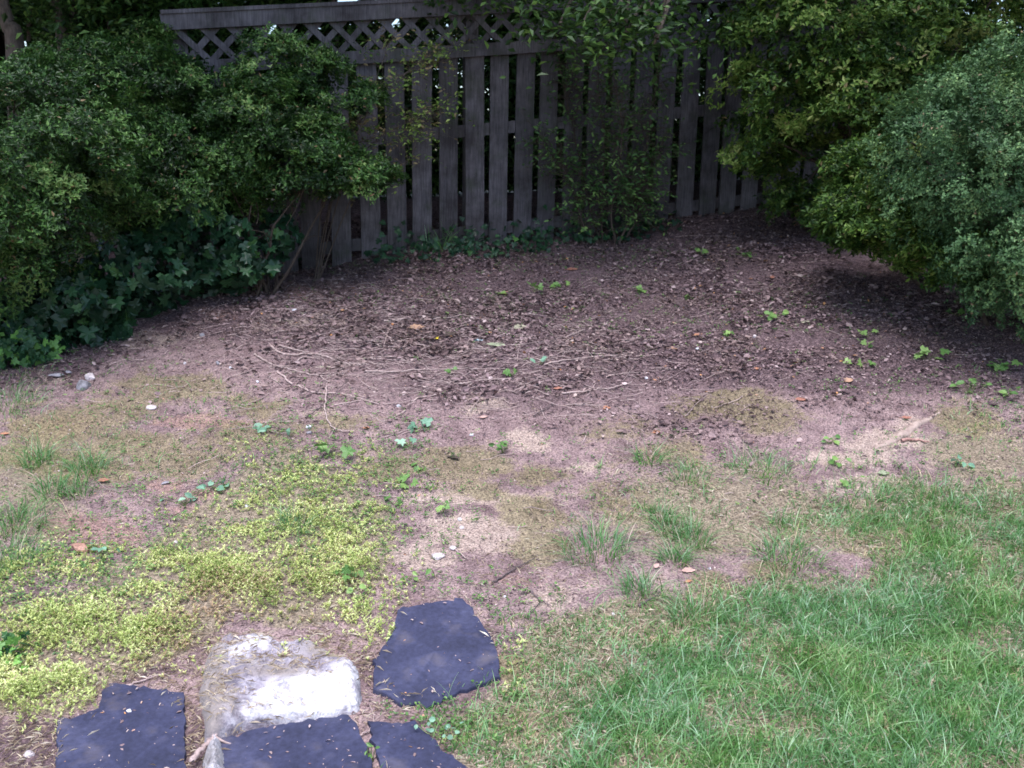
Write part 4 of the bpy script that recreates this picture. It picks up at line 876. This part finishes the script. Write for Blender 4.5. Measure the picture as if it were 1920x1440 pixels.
# curled leaf on edge of the brick-red stick
# ------------------------------------------------------------------ stones and pebbles
def pebble(px, py, wpx, hpx, mat, label, name='pebble', seed=0, cat='pebble', sink=.3, group='pebbles on the slope', sub=2, zoff=0, jag=.22):
    p = at1(px, py); k = np.linalg.norm(p - CAM) / F; r = np.random.default_rng(seed + int(px))
    nu, nv = (26, 16) if wpx > 12 else (12, 8)
    th = np.linspace(0, 2 * np.pi, nu, endpoint=False); ph = np.linspace(.02, np.pi - .02, nv)
    T, Ph = np.meshgrid(th, ph); D = np.stack([np.cos(T) * np.sin(Ph), np.sin(T) * np.sin(Ph), np.cos(Ph)], -1).reshape(-1, 3)
    pl = unit(r.normal(size=(11, 3))); dist = r.uniform(.5, .85, 11)
    rad = np.min(np.where(D @ pl.T > .15, dist / np.maximum(D @ pl.T, .15), 9), 1); rad = np.minimum(rad, 1) * (1 + r.normal(0, jag * .12, len(D)))
    V = D * rad[:, None] * np.array([wpx * k / 2, wpx * k / 2 * .8, hpx * k / 2])
    i = np.arange(nv - 1)[:, None] * nu; j = np.arange(nu)[None]; jj = (j + 1) % nu
    Fc = np.stack([i + j, i + nu + j, i + nu + jj, i + jj], -1).reshape(-1, 4)
    o = link(name, mesh(name, V, Fc, mat, {'rnd': np.full(len(V), r.uniform(.4, .7))}, False)); o.location = p + [0, 0, hpx * k / 2 * (1 - 2 * sink) + zoff]
    return tag(o, label, cat, group)
MG = rock_mat('grey_stone', (.30, .285, .31), (.21, .20, .215), (.12, .11, .11))
MP = rock_mat('pale_stone', (.60, .54, .54), (.48, .42, .41), (.33, .27, .26))
MR = rock_mat('red_clay', (.42, .24, .18), (.34, .18, .13), (.22, .11, .08))
MW = rock_mat('white_stone', (.70, .70, .74), (.56, .56, .60), (.38, .37, .39))
for a in [
 (157, 731, 26, 30, MG, 'angular grey stone alone on the left slope', 'stone'),
 (170, 713, 22, 20, MP, 'rounded tan stone just above the angular grey stone', 'stone'),
 (105, 706, 28, 11, MG, 'low pale grey stone half buried at the left slope edge', 'stone'),
 (128, 700, 16, 8, MG, 'small grey stone touching the low pale grey stone', 'stone'),
 (152, 1034, 34, 26, MR, 'brick-red clay lump left of the yellow ground cover', 'clay_lump'),
 (283, 766, 20, 12, MP, 'small pinkish stone in the olive moss on the left', 'stone'),
 (823, 1046, 30, 14, MP, 'flat pinkish stone on the pale soil behind the right slab', 'stone'),
 (850, 1030, 16, 10, MP, 'small pinkish stone behind the flat pinkish stone', 'stone'),
 (862, 976, 10, 8, MW, 'white pebble on the sandy patch', 'pebble'),
 (866, 990, 10, 8, MP, 'cream pebble just below the white pebble on the sandy patch', 'pebble'),
 (553, 584, 12, 9, MW, 'bright white pebble at the upper left of the bed', 'pebble'),
 (432, 691, 8, 6, MW, 'white pebble low on the left slope', 'pebble'),
 (409, 683, 10, 9, MG, 'pale grey pebble left of the white slope pebble', 'pebble'),
 (347, 683, 7, 6, MW, 'tiny white pebble in the dirt above the olive moss', 'pebble'),
 (380, 630, 12, 8, MG, 'lilac-grey pebble below the ivy', 'pebble'),
 (578, 802, 14, 9, MW, 'white pebble at the top of the yellow ground cover', 'pebble'),
 (580, 813, 13, 8, MG, 'bluish pebble just below the white one at the ground cover top', 'pebble'),
 (748, 763, 10, 7, MW, 'white pebble below the crossing twigs', 'pebble'),
 (884, 816, 9, 6, MW, 'white pebble left of the pale bare soil spot', 'pebble'),
 (1331, 1067, 7, 6, MW, 'white pebble at the edge of the thick lawn', 'pebble'),
 (1212, 710, 8, 6, MW, 'white pebble among twigs right of centre', 'pebble'),
 (483, 717, 7, 6, MW, 'white pebble beneath the long left twig', 'pebble'),
 (310, 907, 18, 8, MG, 'small grey stone on the brown slope at the left', 'stone'),
 (490, 912, 9, 7, MW, 'white pebble in the thin ground cover', 'pebble'),
 (330, 1018, 12, 8, MP, 'cream pebble on red dirt above the ground cover', 'pebble'),
 (465, 950, 12, 8, MW, 'white pebble above the thick yellow ground cover', 'pebble'),
 (1415, 632, 10, 8, MP, 'pale pebble in the right litter', 'pebble'),
 (1307, 655, 7, 6, MW, 'tiny white pebble in the right litter', 'pebble'),
 (945, 1120, 8, 7, MW, 'white pebble just behind the right slab', 'pebble'),
 (1150, 1153, 9, 7, MP, 'cream pebble in the thin lawn', 'pebble'),
 (55, 1417, 18, 14, MP, 'pale stone in the straw at the lower left corner', 'stone'),
]:
    pebble(*a)
pebble(243, 1345, 12, 5, MW, 'small white scrap lying on the left slate slab', 'white_scrap', 0, 'scrap', .2, 'pebbles on the slope', zoff=.018)
# ------------------------------------------------------------------ twigs
def twig(pts, label, rad, mat=TWIG, name='twig', lift=.007, group='twigs on the ground', cat='twig', forks=0):
    W = at([p[0] for p in pts], [p[1] for p in pts], lift); n = 8 * len(pts); Q = spline(W, n); r = np.random.default_rng(int(pts[0][0] * 3 + pts[0][1]))
    Q[:, 2] = np.maximum(Q[:, 2], H(Q[:, 0], Q[:, 1]) + rad * .7) + r.normal(0, .0012, n); Q[1:-1, :2] += r.normal(0, .0025, (n - 2, 2))
    g = Geo(); c = Q[n // 2].copy(); g.add(*tube(Q - c, np.linspace(rad, rad * .45, n), 6), r.uniform(.5, .95))
    for q in range(forks):
        i0 = r.integers(n // 4, n - 4); t_ = unit(Q[i0 + 1] - Q[i0]); d_ = unit(t_ + r.normal(0, .45, 3) * [1, 1, .1]); e = Q[i0] + d_ * r.uniform(.05, .14); e[2] = H(e[0], e[1]) + .006
        g.add(*tube(spline([Q[i0], (Q[i0] + e) / 2 + r.normal(0, .006, 3) * [1, 1, .3], e], 7) - c, np.linspace(rad * .55, rad * .25, 7), 5), r.uniform(.5, .95))
    o = link(name, g.mesh(name, mat, True)); o.location = c
    return tag(o, label, cat, group)
for pts, lb, w_, fk in [
 ([(477,663),(510,683),(547,693),(580,702),(617,705)], 'long pale twig starting at the left end of the tangle', 2.2, 2),
 ([(520,697),(543,717),(580,733),(613,738),(647,740),(683,750),(710,758)], 'pale twig curving along the lower front of the tangle', 2.2, 2),
 ([(503,645),(523,660),(550,665),(577,663),(607,667),(640,680),(667,683),(693,683)], 'forked pale twig bending through the middle of the tangle', 2.4, 3),
 ([(523,647),(560,657),(597,663)], 'short straight twig across the upper left of the tangle', 1.8, 1),
 ([(557,677),(587,663),(633,655),(710,653)], 'twig slanting up rightwards under the broad tan leaf', 1.8, 1),
 ([(677,673),(733,675),(763,677)], 'pale straight twig level with the tangle centre', 2.0, 1),
 ([(737,638),(783,645),(810,650)], 'pale twig ending at the small yellow petal', 2.0, 0),
 ([(830,652),(880,653),(973,657)], 'thin straight twig running below the flat pale green leaf', 1.6, 1),
 ([(720,602),(777,600),(830,596),(890,593)], 'long straight twig above the broad tan leaf', 2.2, 1),
 ([(957,593),(987,589),(1027,592)], 'thin arched twig above the curled leaves', 1.5, 0),
 ([(613,723),(610,770),(620,797),(640,807),(665,808)], 'hooked twig looping down toward the orange scrap', 1.8, 1),
 ([(683,695),(733,697),(783,693),(850,692),(947,690)], 'longest horizontal twig across the middle of the bed', 2.0, 2),
 ([(770,752),(817,740),(850,737),(897,737)], 'bowed twig above the pale bare soil', 1.7, 1),
 ([(860,720),(900,713),(950,710),(1027,709)], 'greenish twig passing the green sprout at the bed centre', 1.7, 1),
 ([(573,783),(613,753),(653,710)], 'dark thin twig slanting up through the tangle front', 1.4, 0),
 ([(627,760),(677,750)], 'short pale twig under the lower curving twig', 1.8, 0),
 ([(693,607),(730,633),(730,650),(710,663)], 'hook-shaped twig left of the broad tan leaf', 1.7, 1),
 ([(980,627),(970,677)], 'thin upright stalk below the pale curled leaf', 1.5, 0),
 ([(1053,737),(1103,733),(1140,728),(1183,717)], 'pale twig right of centre beside the small reddish leaf', 2.0, 1),
 ([(1063,759),(1140,760)], 'thin twig ending at the small curled orange leaf', 1.5, 0),
 ([(1000,780),(1043,753)], 'dark twig slanting on the pale pink dirt', 1.5, 0),
 ([(1060,633),(1097,617)], 'short twig slanting up in the litter right of centre', 1.6, 0),
 ([(1020,683),(1073,673),(1140,667),(1193,673)], 'long bowed twig right of the green sprouts', 1.7, 1),
 ([(1197,1137),(1220,1122),(1243,1108)], 'dark stick in the thin lawn left of the thick grass', 2.6, 0),
 ([(923,1093),(963,1067),(1003,1047)], 'dark straight stick rising from behind the right slab', 2.0, 0),
 ([(993,1107),(1010,1123),(1033,1135)], 'dark crooked stick on the pink dirt behind the lawn', 2.2, 1),
 ([(657,1387),(683,1375),(710,1363)], 'pale twig bridging the two front slate slabs', 2.4, 2),
 ([(853,1030),(866,1040),(878,1048)], 'short brown twig on the sandy patch', 2.0, 0),
 ([(620,1070),(618,1095),(628,1112)], 'pale curved stalk in the ground cover behind the rock', 1.6, 0),
 ([(205,1288),(240,1285),(285,1268)], 'pale root-like twig draped over the back of the left slab', 2.6, 2),
 ([(700,640),(718,650),(727,622),(735,605)], 'thin bent twig looping by the straight twig above the tan leaf', 1.4, 0),
 ([(1470,565),(1500,563),(1530,558)], 'pale twig in the dark litter at the right', 1.6, 0),
 ([(1140,705),(1170,700),(1210,698)], 'faint twig left of the white pebble right of centre', 1.5, 0),
 ([(560,640),(600,628),(660,610)], 'thin twig slanting up at the top left of the tangle', 1.6, 1),
 ([(450,580),(520,580),(590,578)], 'thin straight twig by the bright white pebble', 1.6, 1),
 ([(760,770),(720,790),(690,776)], 'thin twig below the hooked twig', 1.3, 0)]:
    pm = np.mean(pts, 0); k = np.linalg.norm(at1(pm[0], pm[1]) - CAM) / F
    dark = lb.startswith('dark')
    twig(pts, lb, w_ * k * .9, DTWIG if dark else TWIG, forks=fk)
twig([(360,1425),(385,1398),(405,1376),(437,1343)], 'forked dead branch lying across the left edge of the white rock', .008, TWIG, 'dead_branch', .03, cat='branch', forks=3)
# bare dead branch leaning out of the left azalea
b = at1(455, 465, .10)
P = [b, PT(500, 440, b[1] + .02), PT(522, 415, b[1] + .05), PT(532, 370, b[1] + .1)]
g = Geo(); c = np.array(P[0]); g.add(*tube(spline(P, 16) - c, np.linspace(.011, .005, 16), 7), .8); P2 = [b + [.02, 0, .005], PT(495, 452, b[1]), PT(527, 446, b[1] - .02)]
g.add(*tube(spline(P2, 12) - c, np.linspace(.008, .004, 12), 6), .95); o = link('bare_branch', g.mesh('bare_branch', TWIG, True)); o.location = c
tag(o, 'bare forked branch poking out right of the ivy', 'branch')
# exposed root
W = at([1640, 1672, 1700, 1730, 1762], [842, 828, 812, 792, 773], .0); n = 24; Q = spline(W, n); Q[:, 2] = H(Q[:, 0], Q[:, 1]) - .003; c = Q[10].copy()
g = Geo(); g.add(*tube(Q - c, np.interp(np.linspace(0, 1, n), [0, .3, .6, 1], [.008, .020, .019, .005]) * (1 + .1 * rng.normal(size=n)), 10), .5)
o = link('tree_root', g.mesh('tree_root', solid('pale_root', (.22, .16, .14), (.42, .33, .28), 45, .85, .6, stretch=(1, 1, 1)), True)); o.location = c; tag(o, 'thick pale root surfacing in the bare soil above the lawn', 'root')
twig([(1690,826),(1712,824),(1742,829)], 'short reddish stick lying below the pale root', .008, solid('red_bark', (.24, .13, .11), (.40, .24, .21), 40), 'stick', .01, cat='stick')
# ------------------------------------------------------------------ sprouts and tufts
def sprout(px, py, n, leaf, label, seed=0, bright=.2, spread=1.0, hgt=.03, tm=T_IVY, name='seedling', asp=1.0, mat=None, group='seedlings on the bed'):
    r = np.random.default_rng(int(px + py * 3)); b = at1(px, py); k = np.linalg.norm(b - CAM) / F; leaf = leaf * k * .82
    rt = empty(name, tuple(b)); tag(rt, label, 'seedling', group)
    sp = leaf * .75 * spread; tips = b + np.c_[r.normal(0, sp, n), r.normal(0, sp * .7, n), r.uniform(.3, 1.2, n) * hgt]
    tips[:, 2] = np.maximum(tips[:, 2], H(tips[:, 0], tips[:, 1]) + .006)
    for t_ in tips:
        g = Geo(); g.add(*tube(spline([b, (b + t_) / 2 + r.normal(0, .004, 3), t_], 5), .0011, 4), r.random()); part('stem', g.mesh('stem', WEEDST, True), rt)
    a = r.uniform(0, 6.28, n); g = Geo(); dd = horiz(a); dd[:, 2] = r.normal(-.1, .25, n); L = leaf * r.uniform(.7, 1.2, n)
    g.add(*leaves(tips, dd, np.array([0, -.6, 1.]) + r.normal(0, .4, (n, 3)), L, L * asp, tm, np.clip(.5 + bright + r.normal(0, .18, n), 0, 1)))
    part('leaves', g.mesh('leaves', mat or WEED), rt)
WEEDST = solid('seedling_stem', (.10, .13, .05), (.22, .24, .10), 60, .6, .1)
BLUEW = foliage('blue_green_leaf', [(0, (.07, .16, .10)), (.6, (.17, .33, .22)), (1, (.30, .48, .34))], .45, .2, .4)
for a in [
 (958, 707, 4, 20, 'dark green ivy seedling at the centre of the bed', 0, .0), (1012, 684, 3, 15, 'blue-green two-leaf sprout right of the centre ivy seedling', 0, .0, 1, .03, T_LEAF6, 'seedling', .8, BLUEW),
 (845, 702, 3, 12, 'small green sprout left of the centre ivy seedling', 0, .1), (800, 806, 4, 24, 'dull blue-green ivy sprout on pink dirt below the twigs', 0, -.1, 1, .03, T_IVY, 'seedling', 1, BLUEW),
 (622, 858, 5, 30, 'largest bright ivy seedling above the ground cover', 0, .25, 1.1, .05), (513, 812, 5, 22, 'blue-green sprout at the upper left of the ground cover', 0, .1, 1, .03, T_LEAF6, 'seedling', .8, BLUEW),
 (768, 838, 2, 22, 'single blue-green ivy leaf standing right of the largest seedling', 0, .2, .5, .04, T_IVY, 'seedling', 1, BLUEW), (783, 886, 4, 17, 'pale green sprout above the sandy patch, upper of two', 0, .3),
 (752, 914, 4, 20, 'pale green ivy sprout above the sandy patch, lower of two', 0, .3), (738, 946, 4, 18, 'mid green sprout at the right edge of the ground cover', 0, .1),
 (830, 962, 5, 16, 'yellow-green seedling with a dark shadow on the sandy patch', 0, .3, .8, .04), (660, 1092, 8, 18, 'leafy weed clump behind the right slab', 0, .1, 1.3, .05),
 (668, 1110, 5, 15, 'bright clover-like sprout in front of the leafy weed clump', 0, .4, 1, .03, T_LEAF6, 'seedling', .9), (815, 1084, 2, 18, 'single upright green leaf behind the right slab', 0, .1, .3, .04, T_LEAF6, 'seedling', .6),
 (770, 1088, 5, 14, 'yellow-green sprout left of the single upright leaf', 0, .4, 1.2, .03, T_LEAF6, 'seedling', .7), (942, 850, 10, 15, 'bushy dark weed on the dirt right of the moss patch', 0, -.1, 1.5, .05, T_LEAF6, 'seedling', .6),
 (1456, 597, 7, 18, 'bright green seedling clump in the litter before the yellow-green azalea', 0, .3, 1.2, .04, T_LEAF6, 'seedling', .8), (1732, 676, 6, 20, 'large bright ivy sprout at the right of the bed', 0, .35, 1.3, .05),
 (1866, 695, 8, 17, 'bright sprout cluster near the right photo edge', 0, .3, 1.5, .05), (1627, 632, 3, 14, 'bright seedling below the azalea skirt, upper of two', 0, .4),
 (1630, 652, 3, 13, 'bright seedling below the azalea skirt, lower of two', 0, .4), (1606, 684, 3, 17, 'pale green seedling left of the large bright ivy sprout', 0, .5),
 (1797, 593, 6, 16, 'green weed in the shade under the boxwood', 0, .1, 1.3, .04), (1365, 630, 5, 12, 'small green weed right of the bed centre', 0, .2),
 (420, 918, 5, 22, 'blue-green sprout on the brown slope left of the ground cover', 0, .2, 1, .03, T_LEAF6, 'seedling', .8, BLUEW), (345, 948, 9, 20, 'blue-green weed clump on the left slope', 0, .1, 1.5, .05, T_LEAF6, 'seedling', .7, BLUEW),
 (188, 1042, 7, 16, 'blue-green weed right of the red clay lump', 0, .0, 1.3, .03, T_LEAF6, 'seedling', .8, BLUEW), (1573, 872, 5, 18, 'dark green weed on the pale soil below the root', 0, .0, 1.2, .03, T_LEAF6, 'seedling', .8),
 (1556, 833, 5, 16, 'green weed left of the pale root', 0, .1, 1.2, .03, T_LEAF6, 'seedling', .8), (1592, 906, 4, 18, 'pale green weed at the lawn top edge', 0, .3, 1, .03, T_LEAF6, 'seedling', .8),
 (1790, 876, 6, 20, 'blue-green weed right of the pale root', 0, .1, 1.2, .04, T_LEAF6, 'seedling', .6, BLUEW), (1822, 738, 9, 17, 'green weed clump above the right lawn', 0, .1, 1.4, .06, T_LEAF6, 'seedling', .7),
 (1880, 745, 8, 16, 'green weed at the right photo edge above the lawn', 0, .1, 1.4, .05, T_LEAF6, 'seedling', .7), (1002, 548, 4, 15, 'yellow-green sprout in the litter, tallest of three before the fence', 0, .4, 1, .05),
 (1040, 540, 4, 13, 'yellow-green sprout in the litter, middle of three before the fence', 0, .35), (1060, 538, 3, 12, 'yellow-green sprout in the litter, rightmost of three before the fence', 0, .35),
 (930, 552, 4, 12, 'yellow-green sprout left of the rust-orange leaf', 0, .35), (1200, 550, 6, 13, 'pale green weed in the litter before the straggly shrub', 0, .3, 1.3), (1288, 563, 5, 13, 'green sprout right of the pale weed in the dark litter', 0, .2),
 (480, 550, 3, 14, 'bright green seedling below the ivy edge', 0, .4), (1310, 478, 5, 13, 'green weed on the dark litter near the right fence boards', 0, .1, 1.4), (1397, 482, 6, 13, 'green weed pair in the shadow before the right fence end', 0, .1, 1.5),
 (830, 1385, 12, 14, 'clover-like weed patch beside the small right slab', 0, .05, 2.2, .03, T_LEAF6, 'seedling', .9, BLUEW), (700, 1428, 7, 14, 'pale weed growing between the two front slabs', 0, .2, 1.2, .04, T_LEAF6, 'seedling', .6)]:
    sprout(*a)
def tuft(px, py, n, hpx, wpx, label, lo=.05, hi=.72):
    r = np.random.default_rng(int(px * 5 + py)); b = at1(px, py); k = np.linalg.norm(b - CAM) / F
    rad = wpx * k / 2; a = r.uniform(0, 6.28, n); q = np.sqrt(r.random(n)) * rad; off = np.c_[q * np.cos(a), q * np.sin(a), np.zeros(n)]
    pos = off.copy(); W = b + pos; pos[:, 2] = H(W[:, 0], W[:, 1]) - b[2] - .003
    le = off / max(rad, 1e-4) * r.uniform(.5, 1.9, n)[:, None] + r.normal(0, .6, (n, 3)) * [1, 1, 0]
    h = hpx * k * r.uniform(.35, 1.15, n); st_ = r.random(n) < .10
    g = Geo(); g.add(*blades(pos, h, r.uniform(.0028, .0048, n), le, np.where(st_, r.uniform(.8, 1, n), r.uniform(lo, hi, n)), 5))
    o = link('grass_tuft', g.mesh('grass_tuft', GRASS)); o.location = b; tag(o, label, 'grass tuft', 'grass tufts on bare ground')
for a in [
 (1120, 1035, 260, 62, 130, 'broad green grass tuft right of the sandy patch'), (1240, 968, 110, 45, 45, 'small upright grass tuft above the paired tufts'), (1300, 1015, 170, 55, 70, 'bright grass tuft, right one of the pair in mid lawn edge'),
 (1265, 1050, 150, 55, 60, 'grass tuft, lower left one of the pair in mid lawn edge'), (1255, 995, 110, 45, 60, 'loose grass tuft between the small upright tuft and the pair'), (1215, 865, 90, 50, 55, 'pale grass tuft on bare dirt, highest of the tufts'),
 (1290, 895, 130, 42, 80, 'wide thin grass tuft right of the highest tuft'), (1425, 885, 170, 48, 110, 'grass tuft on the dirt left of the pale soil'), (1205, 1110, 170, 55, 75, 'dense grass tuft just left of the dark stick'),
 (1300, 1158, 200, 60, 90, 'dark grass tuft at the corner of the thick lawn'), (1480, 1045, 240, 58, 120, 'dark green grass tuft beside the bare hollow'), (550, 985, 130, 55, 60, 'blue-green grass tuft inside the yellow ground cover'),
 (70, 868, 100, 65, 45, 'spiky grass tuft on the left slope'), (165, 882, 150, 60, 65, 'green grass tuft right of the spiky tuft'), (95, 925, 110, 65, 50, 'tall thin grass tuft below the spiky tuft'), (150, 925, 80, 50, 45, 'short grass tuft beside the red-orange leaf'),
 (25, 985, 220, 55, 110, 'blue-green grass tuft at the left photo edge'), (15, 1060, 200, 60, 110, 'pale blue grass tuft at the left photo edge above the ivy clump'), (1620, 940, 200, 40, 130, 'bright grass clump at the top of the thick lawn'),
 (1740, 930, 180, 40, 110, 'dark grass clump right of the bright one at the lawn top'), (1460, 985, 70, 50, 40, 'thin blue-green grass tuft above the dark tuft by the hollow'), (20, 760, 120, 40, 110, 'sparse grass tuft below the bright ivy clump')]:
    tuft(*a)
